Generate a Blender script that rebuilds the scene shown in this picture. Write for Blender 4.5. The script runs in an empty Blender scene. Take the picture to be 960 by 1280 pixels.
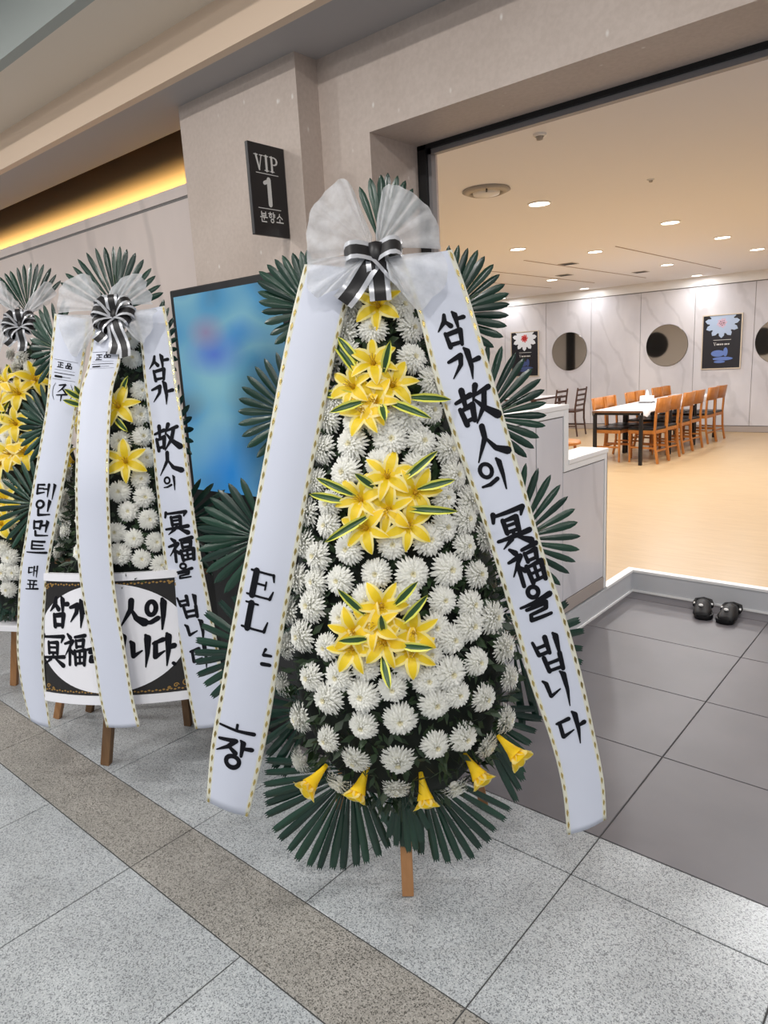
import bpy, bmesh, math, random
from mathutils import Vector, Matrix
random.seed(7)
SC = bpy.context.scene
COL = SC.collection

# ---------------------------------------------------------------- camera
CAM_H = 1.635
cam_d = bpy.data.cameras.new('camera')
cam_d.sensor_fit = 'VERTICAL'; cam_d.sensor_height = 36.0; cam_d.lens = 874.17 / 1280 * 36.0
cam_d.clip_start = 0.05; cam_d.clip_end = 100
cam = bpy.data.objects.new('camera', cam_d); COL.objects.link(cam)
YAW, PIT, ROL = -0.7179355, 0.2106212, -0.0551908
fw = Vector((math.sin(YAW)*math.cos(PIT), math.cos(YAW)*math.cos(PIT), -math.sin(PIT)))
r0 = Vector((math.cos(YAW), -math.sin(YAW), 0)); u0 = r0.cross(fw)
rt = r0*math.cos(ROL) + u0*math.sin(ROL); up = -r0*math.sin(ROL) + u0*math.cos(ROL)
m3 = Matrix((rt, up, -fw)).transposed()
cam.matrix_world = Matrix.Translation((0, 0, CAM_H)) @ m3.to_4x4()
SC.camera = cam

# ---------------------------------------------------------------- world, exposure
w = bpy.data.worlds.new('world'); SC.world = w; w.use_nodes = True
w.node_tree.nodes['Background'].inputs[0].default_value = (0.93, 0.96, 1.0, 1)
w.node_tree.nodes['Background'].inputs[1].default_value = 0.42
SC.view_settings.view_transform = 'Standard'; SC.view_settings.look = 'None'
SC.view_settings.gamma = 1.0; SC.view_settings.use_curve_mapping = False
SC.view_settings.exposure = 0.12

# ---------------------------------------------------------------- lamps of the place and a few added unseen (fixtures are built further down)
CORR_Z, SOFFIT_Z, DIN_Z, STEP = 3.2, 2.724, 2.76, 0.15
CORR_LAMPS = [(x, y) for y in (0.1, -1.5, -3.1) for x in (-5.4, -3.6, -1.8, 0.0, 1.8)]
DIN_LAMPS = [(-2.765, 5.166), (-2.41, 7.01), (-2.37, 8.52), (-2.38, 10.04), (-3.65, 8.15), (-4.05, 7.08), (-3.62, 10.45),
             (-5.41, 10.5), (-3.88, 12.62), (-5.85, 12.62), (-7.6, 12.62), (-2.0, 12.62), (-0.9, 5.2), (-0.9, 8.5), (-5.6, 8.0), (-7.6, 10.4), (-5.6, 4.7), (-8.4, 4.7), (-8.4, 8.0), (-11.2, 4.7), (0.35, 3.05), (1.5, 3.05)]  # closing entries added out of sight to brighten the mirrored wall and partition
CORR_W, DIN_W = 21.0, 22.5
def lamp(x, y, z, watts, col, size, name):
    d = bpy.data.lights.new(name, 'AREA'); d.shape = 'DISK'; d.size = size; d.energy = watts; d.color = col
    o = bpy.data.objects.new(name, d); o.location = (x, y, z); COL.objects.link(o)
    return o
for x, y in CORR_LAMPS: lamp(x, y, CORR_Z - 0.02, CORR_W, (1.0, 0.97, 0.94), 0.16, 'corridor_downlight_lamp')
for x, y in DIN_LAMPS: lamp(x, y, DIN_Z - 0.02, DIN_W if y < 12 else 6.0, (0.98, 0.98, 0.99), 0.14, 'dining_downlight_lamp')

cv = bpy.data.lights.new('cove_strip_lamp', 'AREA'); cv.shape = 'RECTANGLE'; cv.size = 6.2; cv.size_y = 0.02; cv.energy = 22.0; cv.color = (1.0, 0.80, 0.42); cv.spread = math.radians(46)
cvo = bpy.data.objects.new('cove_strip_lamp', cv); COL.objects.link(cvo); cvo.location = (-5.81, 2.136, 2.488); cvo.rotation_euler = (math.radians(90+33), 0, 0)

# ---------------------------------------------------------------- helpers
def lin(c):
    return tuple(((v/255)/12.92 if v/255 <= 0.04045 else ((v/255+0.055)/1.055)**2.4) for v in c)
def mat(name, rgb, rough=0.6, metal=0.0, spec=0.5, emit=None, es=0.0, sub=0.0):
    m = bpy.data.materials.new(name); m.use_nodes = True
    b = m.node_tree.nodes['Principled BSDF']
    b.inputs['Base Color'].default_value = (*lin(rgb), 1); b.inputs['Roughness'].default_value = rough
    b.inputs['Metallic'].default_value = metal; b.inputs['Specular IOR Level'].default_value = spec
    if emit: b.inputs['Emission Color'].default_value = (*lin(emit), 1); b.inputs['Emission Strength'].default_value = es
    return m
def nd(m, t, **kw):
    n = m.node_tree.nodes.new(t)
    for k, v in kw.items():
        if hasattr(n, k): setattr(n, k, v)
        else: n.inputs[k].default_value = v
    return n
def lk(m, a, b): m.node_tree.links.new(a, b)
def ramp(m, stops):
    r = nd(m, 'ShaderNodeValToRGB'); e = r.color_ramp.elements
    while len(e) < len(stops): e.new(0.5)
    for i, (p, c) in enumerate(stops): e[i].position = p; e[i].color = (*lin(c), 1)
    return r
def wpos(m, scale=(1, 1, 1)):
    g = nd(m, 'ShaderNodeNewGeometry'); mp = nd(m, 'ShaderNodeMapping'); mp.inputs['Scale'].default_value = scale
    lk(m, g.outputs['Position'], mp.inputs['Vector']); return mp.outputs['Vector']
def bsdf(m): return m.node_tree.nodes['Principled BSDF']
def mix(m, fac, a, b, mode='MIX'):
    x = nd(m, 'ShaderNodeMix'); x.data_type = 'RGBA'; x.blend_type = mode
    for s, i in ((fac, 0), (a, 6), (b, 7)):
        if hasattr(s, 'is_linked') or hasattr(s, 'links'): lk(m, s, x.inputs[i])
        elif i == 0: x.inputs[0].default_value = s
        else: x.inputs[i].default_value = (*lin(s), 1)
    return x.outputs[2]

def granite(name, dark, midc, light, rough):
    m = mat(name, midc, rough); v = wpos(m)
    vo = nd(m, 'ShaderNodeTexVoronoi', Scale=320.0); lk(m, v, vo.inputs['Vector'])
    sep = nd(m, 'ShaderNodeSeparateColor'); lk(m, vo.outputs['Color'], sep.inputs[0])
    r = ramp(m, [(0.0, dark), (0.16, dark), (0.3, midc), (0.7, midc), (1.0, light)]); lk(m, sep.outputs[0], r.inputs[0])
    n = nd(m, 'ShaderNodeTexNoise', Scale=3.0, Detail=4.0); lk(m, v, n.inputs['Vector'])
    r2 = ramp(m, [(0.3, (222, 222, 222)), (0.7, (255, 255, 255))]); lk(m, n.outputs[0], r2.inputs[0])
    lk(m, mix(m, 1.0, r.outputs[0], r2.outputs[0], 'MULTIPLY'), bsdf(m).inputs['Base Color'])
    return m
def stone_wall(name, a, b, speck):
    m = mat(name, a, 0.55); v = wpos(m)
    n = nd(m, 'ShaderNodeTexNoise', Scale=2.2, Detail=6.0); lk(m, v, n.inputs['Vector'])
    r = ramp(m, [(0.3, a), (0.7, b)]); lk(m, n.outputs[0], r.inputs[0])
    v2 = wpos(m, (1.0, 1.0, 0.6)); vo = nd(m, 'ShaderNodeTexVoronoi', Scale=14.0); lk(m, v2, vo.inputs['Vector'])
    r2 = ramp(m, [(0.03, (255, 255, 255)), (0.10, (0, 0, 0))]); lk(m, vo.outputs['Distance'], r2.inputs[0])
    c = mix(m, r2.outputs[0], r.outputs[0], speck)
    n3 = nd(m, 'ShaderNodeTexNoise', Scale=70.0, Detail=3.0); lk(m, v, n3.inputs['Vector'])
    r3 = ramp(m, [(0.35, (246, 245, 244)), (0.65, (255, 255, 255))]); lk(m, n3.outputs[0], r3.inputs[0])
    lk(m, mix(m, 1.0, c, r3.outputs[0], 'MULTIPLY'), bsdf(m).inputs['Base Color'])
    return m
def marble(name, a, vein, rough, scale=1.6):
    m = mat(name, a, rough); v = wpos(m, (1.0, 1.0, 0.55))
    n0 = nd(m, 'ShaderNodeTexNoise', Scale=scale, Detail=5.0); lk(m, v, n0.inputs['Vector'])
    wv = nd(m, 'ShaderNodeTexWave', Scale=scale*0.8, Distortion=9.0, Detail=4.0); wv.bands_direction = 'DIAGONAL'
    lk(m, v, wv.inputs['Vector'])
    r = ramp(m, [(0.0, vein), (0.08, a), (1.0, a)]); lk(m, wv.outputs[0], r.inputs[0])
    r2 = ramp(m, [(0.35, (232, 232, 234)), (0.65, (255, 255, 255))]); lk(m, n0.outputs[0], r2.inputs[0])
    lk(m, mix(m, 1.0, r.outputs[0], r2.outputs[0], 'MULTIPLY'), bsdf(m).inputs['Base Color'])
    return m
def noisy(name, a, b, rough, scale=(1, 1, 1), ns=10.0, metal=0.0):
    m = mat(name, a, rough, metal); v = wpos(m, scale)
    n = nd(m, 'ShaderNodeTexNoise', Scale=ns, Detail=5.0); lk(m, v, n.inputs['Vector'])
    r = ramp(m, [(0.3, a), (0.7, b)]); lk(m, n.outputs[0], r.inputs[0]); lk(m, r.outputs[0], bsdf(m).inputs['Base Color'])
    return m

M = {}
M['granite'] = granite('light_granite', (118, 122, 126), (174, 179, 182), (200, 204, 206), 0.28)
M['granite_dark'] = granite('brown_granite', (88, 86, 82), (152, 149, 143), (180, 177, 171), 0.38)
M['grout'] = mat('dark_grout', (64, 64, 64), 0.9)
M['tile'] = noisy('charcoal_tile', (88, 86, 90), (97, 94, 98), 0.40, ns=3.0)
M['wood_floor'] = noisy('pale_wood_vinyl', (188, 159, 119), (200, 172, 132), 0.33, (1.2, 14, 1), 4.0)
M['stone'] = stone_wall('taupe_stone', (192, 176, 165), (206, 191, 181), (234, 228, 222))
M['soffit'] = mat('grey_soffit_paint', (176, 172, 172), 0.7)
M['cream'] = mat('warm_light_fascia_tone', (232, 208, 184), 0.7)  # cream carries the warm light on the fascia in its colour
M['ceil_lit'] = mat('lit_ceiling_band_tone', (238, 226, 210), 0.75)  # light on the underside put into the colour as a paler tan
M['ceil_top'] = mat('cool_light_ceiling_tone', (176, 182, 178), 0.75)  # grey green tint stands for the cooler light on this ceiling
M['marble_warm'] = marble('warm_marble', (228, 213, 205), (212, 198, 191), 0.4, 1.3)
M['marble'] = marble('white_marble_panel', (220, 219, 224), (209, 208, 213), 0.32, 1.5)
M['groove'] = mat('groove_shadow_line', (120, 116, 114), 0.7)
M['brownwall'] = mat('cove_brown_paint', (122, 98, 68), 0.75)
M['din_ceil'] = mat('warm_white_ceiling', (234, 233, 236), 0.75)
M['white_trim'] = mat('white_trim_laminate', (236, 236, 236), 0.35)
M['riser'] = mat('pale_grey_riser', (196, 198, 202), 0.4)
M['skirt'] = mat('taupe_skirting', (170, 160, 154), 0.5)
M['black_frame'] = mat('black_metal_frame', (26, 26, 28), 0.45, 0.3)
M['grey_metal'] = mat('grey_metal', (140, 136, 137), 0.4, 0.3)
M['lamp_glow'] = mat('downlight_diffuser', (255, 255, 255), 0.5, emit=(255, 247, 235), es=9.0)
M['lamp_rim'] = mat('white_lamp_rim', (240, 238, 234), 0.4)
M['cove_glow'] = mat('amber_cove_strip', (255, 220, 140), 0.5, emit=(255, 204, 104), es=1.5)

class MB:
    def __init__(s): s.v = []; s.f = []; s.mi = []
    def quad(s, *p, mi=0):
        i = len(s.v); s.v += [tuple(q) for q in p]; s.f.append(tuple(range(i, i+len(p)))); s.mi.append(mi)
    def box(s, x0, x1, y0, y1, z0, z1, mi=0):
        i = len(s.v)
        s.v += [(x, y, z) for z in (z0, z1) for y in (y0, y1) for x in (x0, x1)]
        for f in ((0, 2, 3, 1), (4, 5, 7, 6), (0, 1, 5, 4), (2, 6, 7, 3), (0, 4, 6, 2), (1, 3, 7, 5)):
            s.f.append(tuple(i+k for k in f)); s.mi.append(mi)
        return s
    def grid(s, rows, mi=None, closed=False):
        i = len(s.v); n = len(rows[0])
        for r in rows: s.v += [tuple(p) for p in r]
        for a in range(len(rows)-1):
            for b in range(n if closed else n-1):
                c = (b+1) % n
                s.f.append((i+a*n+b, i+a*n+c, i+(a+1)*n+c, i+(a+1)*n+b)); s.mi.append(mi[b] if mi else 0)
        return s
    def tube(s, pts, rads, n=8, mi=0, cap=True, flat=None):
        pts = [Vector(p) for p in pts]
        if not hasattr(rads, '__len__'): rads = [rads]*len(pts)
        rows = []
        for k, p in enumerate(pts):
            d = (pts[min(k+1, len(pts)-1)] - pts[max(k-1, 0)]).normalized()
            a = d.cross(Vector((0, 0, 1)) if abs(d.z) < 0.9 else Vector((0, 1, 0))).normalized(); b = d.cross(a)
            rows.append([p + (a*math.cos(2*math.pi*j/n) + b*math.sin(2*math.pi*j/n))*rads[k] for j in range(n)])
        i = len(s.v); s.grid(rows, [mi]*n, True)
        if cap:
            L = len(rows)
            s.f.append(tuple(i+j for j in range(n))[::-1]); s.mi.append(mi)
            s.f.append(tuple(i+(L-1)*n+j for j in range(n))); s.mi.append(mi)
        return s
    def bar(s, a, b, w, h, mi=0, up=(0, 0, 1)):
        a = Vector(a); b = Vector(b); d = (b-a).normalized(); u = Vector(up)
        if abs(d.dot(u)) > 0.95: u = Vector((0, 1, 0))
        x = d.cross(u).normalized(); u = x.cross(d).normalized(); i = len(s.v)
        for p in (a, b):
            for sx, su in ((-1, -1), (1, -1), (1, 1), (-1, 1)): s.v.append(tuple(p + x*sx*w/2 + u*su*h/2))
        for f in ((0, 1, 2, 3), (7, 6, 5, 4), (0, 4, 5, 1), (1, 5, 6, 2), (2, 6, 7, 3), (3, 7, 4, 0)):
            s.f.append(tuple(i+k for k in f)); s.mi.append(mi)
        return s
    def lathe(s, prof, n=24, c=(0, 0, 0), mi=0):
        rows = [[(c[0]+r*math.cos(2*math.pi*j/n), c[1]+r*math.sin(2*math.pi*j/n), c[2]+z) for j in range(n)] for r, z in prof]
        return s.grid(rows, [mi]*n, True)
    def mesh(s, name, mats, smooth=False):
        me = bpy.data.meshes.new(name); me.from_pydata(s.v, [], s.f)
        for m_ in (mats if isinstance(mats, (list, tuple)) else [mats]): me.materials.append(m_)
        me.polygons.foreach_set('material_index', s.mi)
        if smooth: me.polygons.foreach_set('use_smooth', [True]*len(s.f))
        bm = bmesh.new(); bm.from_mesh(me); bmesh.ops.recalc_face_normals(bm, faces=bm.faces); bm.to_mesh(me); bm.free()
        me.update(); return me
    def build(s, name, mats, parent=None, smooth=False):
        return put(name, s.mesh(name, mats, smooth), parent)
def put(name, me, parent=None, mw=None):
    o = bpy.data.objects.new(name, me); COL.objects.link(o)
    if parent is not None: o.parent = parent
    if mw is not None: o.matrix_local = mw
    return o
def tag(o, label, cat, group=None):
    o['label'] = label; o['category'] = cat
    if group: o['group'] = group
    return o
def struct(o, label=None, cat=None):
    o['kind'] = 'structure'
    if label: o['label'] = label
    if cat: o['category'] = cat
    return o
def bevel(o, wdt=0.004, seg=2):
    b = o.modifiers.new('bevel', 'BEVEL'); b.width = wdt; b.segments = seg; b.limit_method = 'ANGLE'; return o
def thing(name, label, cat, mw=None, loc=None, rz=0, group=None):
    o = bpy.data.objects.new(name, None); COL.objects.link(o); o.empty_display_size = 0.1
    if mw is not None: o.matrix_world = mw
    if loc is not None: o.location = loc; o.rotation_euler = (0, 0, rz)
    return tag(o, label, cat, group)
def copy_tree(o, parent=None):
    c = o.copy(); COL.objects.link(c); c.parent = parent
    for ch in list(o.children): copy_tree(ch, c)
    return c
# ================================================================= the setting
# granite corridor floor: dark bedding slab with one object per slab of stone
fl = struct(MB().box(-9, 4, -4, 2.035, -0.08, -0.003).build('floor', M['grout']), 'speckled granite floor of the corridor with a darker band', 'floor')
GX = -0.877
tile_cache = {}
def tile(parent, name, x0, x1, y0, y1, z, key, th=0.006):
    g = 0.0022; wx, wy = x1-x0-2*g, y1-y0-2*g
    k = (name, round(wx, 3), round(wy, 3), key)
    if k not in tile_cache:
        b = MB(); e = 0.0015; i = 0
        rows = [[(sx*(wx/2-d), sy*(wy/2-d), zz) for sx, sy in ((-1, -1), (1, -1), (1, 1), (-1, 1))] for d, zz in ((0, -th), (0, -e), (e, 0))]
        b.grid(rows, [0]*4, True); b.f.append((8, 9, 10, 11)); b.mi.append(0)
        tile_cache[k] = b.mesh(name, M[key])
    o = put(name, tile_cache[k], parent); o.location = ((x0+x1)/2, (y0+y1)/2, z); return o
for y0, y1, step, key in ((-0.838, -0.238, 0.6, 'granite'), (-0.238, 0.362, 0.6, 'granite'), (0.362, 0.962, 0.6, 'granite'), (0.962, 1.216, 1.2, 'granite_dark'),
                          (1.216, 1.816, 0.6, 'granite'), (1.816, 2.035, 1.2, 'granite')):
    n0 = -10 if step == 0.6 else -5
    for k in range(n0, 4 if step == 0.6 else 2):
        tile(fl, 'granite_slab', GX + k*step, GX + (k+1)*step, y0, y1, 0.0, key)
# entry floor of charcoal tiles
fe = struct(MB().box(-1.755, 3.5, 2.035, 4.565, -0.08, -0.003).build('floor_entry', M['grout']), 'charcoal tiled entry floor below the dining step', 'floor')
for y0, y1 in ((2.035, 2.647), (2.647, 3.22), (3.22, 3.82), (3.82, 4.42), (4.42, 4.565)):
    for x0, x1 in ((-1.755, -0.877), (-0.877, 0.323), (0.323, 1.523), (1.523, 2.723)):
        tile(fe, 'floor_tile', x0, x1, y0, y1, 0.0, 'tile')
# raised dining floor
b = MB(); b.box(-13, 3.5, 4.565+0.035, 13.0, -0.08, STEP-0.004); b.box(-13, -1.755-0.035, 2.435, 4.60, -0.08, STEP-0.004)
struct(b.build('floor_dining', M['wood_floor']), 'glossy pale wood floor of the raised dining room', 'floor')
# step edge: grey riser with white nosing
b = MB(); b.box(-1.79, 3.5, 4.565, 4.60, 0.012, STEP-0.012); b.box(-1.79, -1.755, 2.435, 4.565, 0.012, STEP-0.012)
rs = struct(b.build('trim_1', M['riser']), 'pale grey step riser around the charcoal entry', 'step')
b = MB(); b.box(-1.80, 3.5, 4.558, 4.612, STEP-0.012, STEP+0.004); b.box(-1.802, -1.748, 4.13, 4.558, STEP-0.012, STEP+0.004)
b.build('nosing', M['white_trim'], rs)
b = MB(); b.box(-1.79, 3.5, 4.557, 4.60, 0.0, 0.012); b.box(-1.79, -1.747, 2.435, 4.557, 0.0, 0.012)
b.build('base_strip', M['white_trim'], rs)

# wall with the wide opening: jamb block, lintel, inner wall
b = MB()
b.box(-1.985, -1.747, 2.035, 2.435, 0, SOFFIT_Z); b.box(-1.747, 4, 2.035, 2.435, 2.427, SOFFIT_Z + 0.05)
b.box(2.6, 4, 2.035, 2.435, 0, 2.427)
struct(b.build('wall_entrance', M['stone']), 'taupe stone wall and lintel over the dining room opening', 'wall')
struct(MB().box(-2.70, -1.985, 1.926, 2.30, 0, SOFFIT_Z).build('wall_pillar', M['stone']), 'taupe stone pillar carrying the black hanging sign', 'pillar')
struct(MB().box(-13, -1.985, 2.30, 2.44, 0, 3.02).build('wall_inner', M['brownwall']), 'brown painted wall behind the lit cove', 'wall')
# round dark windows and column on the dining side of that wall
for k, (cx, cz) in enumerate(((-8.42, 1.71), (-5.28, 1.63))):
    b = MB(); n = 40
    ring = [[(cx+r*math.cos(2*math.pi*j/n), yy, cz+r*math.sin(2*math.pi*j/n)) for j in range(n)] for r, yy in ((0.40, 2.462), (0.40, 2.482), (0.37, 2.482), (0.36, 2.472))]
    b.grid(ring, [0]*n, True); b.f.append(tuple(range(3*n, 4*n))); b.mi.append(0)
    struct(b.build('window_%d' % (k+1), M['black_frame']), 'dark round window in the dining room', 'window')
struct(MB().box(-13, -1.985, 2.44, 2.46, STEP, DIN_Z).build('wall_dining_front', mat('greige_paint', (196, 190, 184), 0.6)), 'greige wall of the dining room beside the opening', 'wall')
struct(MB().box(-11.5, -11.22, 2.462, 2.58, STEP, DIN_Z).build('trim_2', M['black_frame']), 'black column on the dining room wall', 'trim')
# door frame of the opening
b = MB(); b.box(-1.747, -1.708, 2.306, 2.32, 0, 2.427, 0); b.box(-1.747, 2.6, 2.306, 2.32, 2.411, 2.427, 0)
df = struct(b.build('trim_3', M['black_frame']), 'black metal frame lining the wide opening', 'door frame')
b = MB(); b.box(-1.747, -1.692, 2.32, 2.347, 0.152, 2.427, 0); b.box(-1.747, 2.6, 2.32, 2.347, 2.393, 2.427, 0)
b.build('inner_frame', M['grey_metal'], df)

# marble wall left of the pillar with a cove light on top
b = MB(); b.box(-9, -2.70, 2.09, 2.13, 0, 2.432)
wl = struct(b.build('wall_left', M['marble_warm']), 'warm marble clad wall below the amber cove light', 'wall')
MB().box(-9, -2.70, 2.094, 2.13, 2.432, 2.446).build('groove', M['groove'], wl)
MB().box(-9, -2.70, 2.09, 2.13, 2.446, 2.495).build('cap_rail', M['marble_warm'], wl)
cs = tag(MB().box(-8.9, -2.71, 2.1305, 2.1345, 2.478, 2.494).build('cove_strip_light', M['cove_glow']), 'amber strip light hidden in the wall cove', 'light')
struct(MB().box(-9, -2.70, 2.13, 2.30, 2.42, 2.44).build('trim_4', M['brownwall']), 'ledge of the wall cove', 'trim')
# soffit, fascia, ceilings
struct(MB().box(-9, 4, 1.775, 2.09, SOFFIT_Z, SOFFIT_Z + 0.03).build('ceiling_soffit', M['soffit']), 'grey painted soffit along the wall', 'ceiling')
b = MB(); b.box(-9, -2.70, 2.06, 2.30, 3.0, 3.03); b.box(-9, -2.70, 2.06, 2.09, SOFFIT_Z+0.03, 3.0); b.box(-2.72, -2.70, 2.09, 2.30, SOFFIT_Z, 3.0)
struct(b.build('ceiling_cove', M['brownwall']), 'underside of the ceiling above the cove', 'ceiling')
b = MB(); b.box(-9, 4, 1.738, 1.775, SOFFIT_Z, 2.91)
struct(b.build('trim_5', M['cream']), 'ceiling fascia coloured cream for warm light', 'trim')
struct(MB().box(-9, 4, 1.445, 1.738, 2.885, 2.92).build('ceiling_band', M['ceil_lit']), 'ceiling band coloured tan as if lit, beside the cream fascia', 'ceiling')
struct(MB().box(-9, 4, 1.40, 1.445, 2.885, CORR_Z).build('trim_6', M['ceil_top']), 'grey green upper fascia of the raised ceiling', 'trim')
struct(MB().box(-9, 4, -4, 1.40, CORR_Z, CORR_Z + 0.04).build('ceiling', M['ceil_top']), 'raised grey ceiling of the corridor', 'ceiling')
struct(MB().box(-13, 3.5, 2.441, 13.05, DIN_Z, DIN_Z + 0.04).build('ceiling_dining', M['din_ceil']), 'warm white flat ceiling of the dining room', 'ceiling')
# dining back wall with marble panels
wb = struct(MB().box(-13, 3.5, 13.0, 13.1, -0.08, DIN_Z).build('wall_back', M['groove']), 'white marble panelled rear wall of the dining room', 'wall')
pm = bevel(MB().box(-0.467, 0.467, -0.012, 0, 0, 2.34).build('panel', M['marble'], wb), 0.003, 1)
pm.location = (-3.061 - 0.47, 12.999, 0.255)
for k in range(-9, 7):
    if k == 0: continue
    o = pm.copy(); COL.objects.link(o); o.parent = wb; o.location = (-3.061 - 0.47 + 0.94*k, 12.999, 0.255)
MB().box(-13, 3.5, 12.98, 13.0, 2.61, DIN_Z).build('crown_panel', M['white_trim'], wb)
struct(MB().box(-13, 3.5, 12.975, 13.0, STEP, 0.245).build('baseboard_back', M['skirt']), 'taupe skirting along the rear dining wall', 'baseboard')
struct(MB().box(-13.1, -13, 2.3, 13.1, -0.08, DIN_Z).build('wall_dining_left', M['marble']), 'side wall of the dining room', 'wall')
struct(MB().box(3.5, 3.6, 2.3, 13.1, -0.08, DIN_Z).build('wall_dining_right', M['marble']), 'right side wall of the dining room', 'wall')

# ---------------- stepped partition
pt = thing('partition', 'stepped white marble partition with white caps beside the charcoal entry', 'partition', loc=(-1.84, 3.3, STEP))
def P(x0, x1, y0, y1, z0, z1): return (x0+1.84, x1+1.84, y0-3.3, y1-3.3, z0-STEP, z1-STEP)
X0, X1 = -1.93, -1.757
b = MB(); b.box(*P(X0, X1-0.008, 2.437, 3.58, STEP+0.005, 1.33)); b.box(*P(X0, X1-0.008, 3.58, 4.12, STEP+0.005, 1.02)); b.build('core', M['groove'], pt)
b = MB(); b.box(*P(X0-0.01, X1+0.004, 2.437, 3.60, 1.33, 1.356)); b.box(*P(X0-0.01, X1+0.004, 3.60, 4.135, 1.02, 1.048))
bevel(b.build('cap', M['white_trim'], pt), 0.003)
b = MB()
b.box(*P(X1-0.01, X1, 2.437, 3.545, 1.295, 1.33)); b.box(*P(X1-0.01, X1, 3.545, 3.60, 1.02, 1.33)); b.box(*P(X1-0.01, X1, 3.545, 4.095, 0.985, 1.02))
b.box(*P(X1-0.01, X1, 4.095, 4.13, STEP+0.004, 1.02)); b.box(*P(X0-0.005, X1, 4.12, 4.13, STEP+0.004, 1.02)); b.box(*P(X0, X1-0.01, 3.58, 3.60, 1.02, 1.33))
bevel(b.build('border', M['white_trim'], pt), 0.0015, 1)
for y0, y1, z1 in ((2.44, 3.235, 1.288), (3.245, 3.538, 1.288), (3.552, 4.088, 0.978)):
    bevel(MB().box(*P(X1-0.012, X1-0.004, y0, y1, 0.235, z1 if y0 < 3.5 else 0.978)).build('panel', M['marble'], pt), 0.001, 1)
MB().box(*P(X1-0.01, X1-0.002, 3.538, 3.552, 0.235, 0.98)).build('panel', M['marble'], pt)
MB().box(*P(X1-0.012, X1-0.001, 2.44, 4.12, STEP+0.005, 0.228)).build('skirting', M['skirt'], pt)

# ---------------- ceiling fixtures
def downlight(x, y, z, r, label, group, col):
    t = thing('ceiling_downlight', label, 'light', loc=(x, y, z), group=group)
    MB().lathe([(r+0.012, 0.0), (r+0.012, -0.008), (r, -0.010), (r, -0.004)], 24).build('rim', M['lamp_rim'], t)
    b = MB(); n = 24; b.v = [(r*math.cos(2*math.pi*j/n), r*math.sin(2*math.pi*j/n), -0.005) for j in range(n)]; b.f = [tuple(range(n))]; b.mi = [0]
    b.build('diffuser', M['lamp_glow'], t)
for x, y in DIN_LAMPS: downlight(x, y, DIN_Z, 0.078, 'lit round recessed downlight in the dining room ceiling', 'dining room ceiling downlights', 0)  # includes the unseen downlights added to brighten wall and partition
for x, y in CORR_LAMPS: downlight(x, y, CORR_Z, 0.085, 'lit round recessed downlight in the raised corridor ceiling', 'corridor ceiling downlights', 0)
t = thing('ceiling_air_diffuser', 'round grey air diffuser on the dining room ceiling near the opening', 'diffuser', loc=(-2.78, 4.44, DIN_Z))
gm = mat('diffuser_grey', (176, 168, 158), 0.5)
MB().lathe([(0.16, 0), (0.165, -0.012), (0.12, -0.03), (0.115, -0.015), (0.115, 0)], 32).build('outer_ring', gm, t, True)
MB().lathe([(0.095, -0.012), (0.09, -0.034), (0.0, -0.05)], 32).build('cone', M['lamp_rim'], t, True)
b = MB(); b.bar((0.055, -0.085, -0.03), (0.075, -0.115, -0.022), 0.010, 0.018); b.build('clip', M['black_frame'], t)
for x, y, lb in ((-1.93, 3.615, 'small white sensor dome on the dining ceiling close behind the lintel'), (-1.91, 5.15, 'small white sprinkler head on the bare dining ceiling beyond the round diffuser')):
    t = thing('ceiling_sensor', lb, 'sensor', loc=(x, y, DIN_Z)); t.scale = (0.8,)*3 if y < 4 else (0.55,)*3
    MB().lathe([(0.045, 0), (0.045, -0.012), (0.03, -0.016)], 20).build('base', M['lamp_rim'], t, True)
    MB().lathe([(0.024, -0.014), (0.02, -0.035), (0.0, -0.04)], 20).build('head', gm, t, True)
# access panels with dark slots in the ceiling field above the long table
for k, (x0, x1, y0, y1) in enumerate(((-3.35, -3.335, 8.0, 12.0), (-4.5, -4.485, 8.0, 12.0), (-5.3, -5.285, 8.4, 11.8), (-6.1, -6.085, 9.0, 11.8))):
    tag(MB().box(x0, x1, y0, y1, DIN_Z-0.004, DIN_Z).build('ceiling_slot', mat('slot_shadow', (150, 128, 112), 0.8)), 'thin brown joint slot in the dining ceiling above the tables', 'ceiling slot', 'ceiling joint slots')
for k, (x, y) in enumerate(((-4.35, 8.9), (-5.0, 10.1), (-6.2, 9.3), (-4.2, 11.0))):
    t = thing('ceiling_grille', 'small dark slotted air grille in the dining ceiling panels', 'grille', loc=(x, y, DIN_Z), group='ceiling air grilles')
    MB().box(-0.10, 0.10, -0.10, 0.10, -0.006, 0).build('frame', gm, t)
    for s in (-0.06, -0.02, 0.02, 0.06): MB().box(-0.085, 0.085, s-0.012, s+0.012, -0.010, -0.006).build('slot', M['black_frame'], t)
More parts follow.
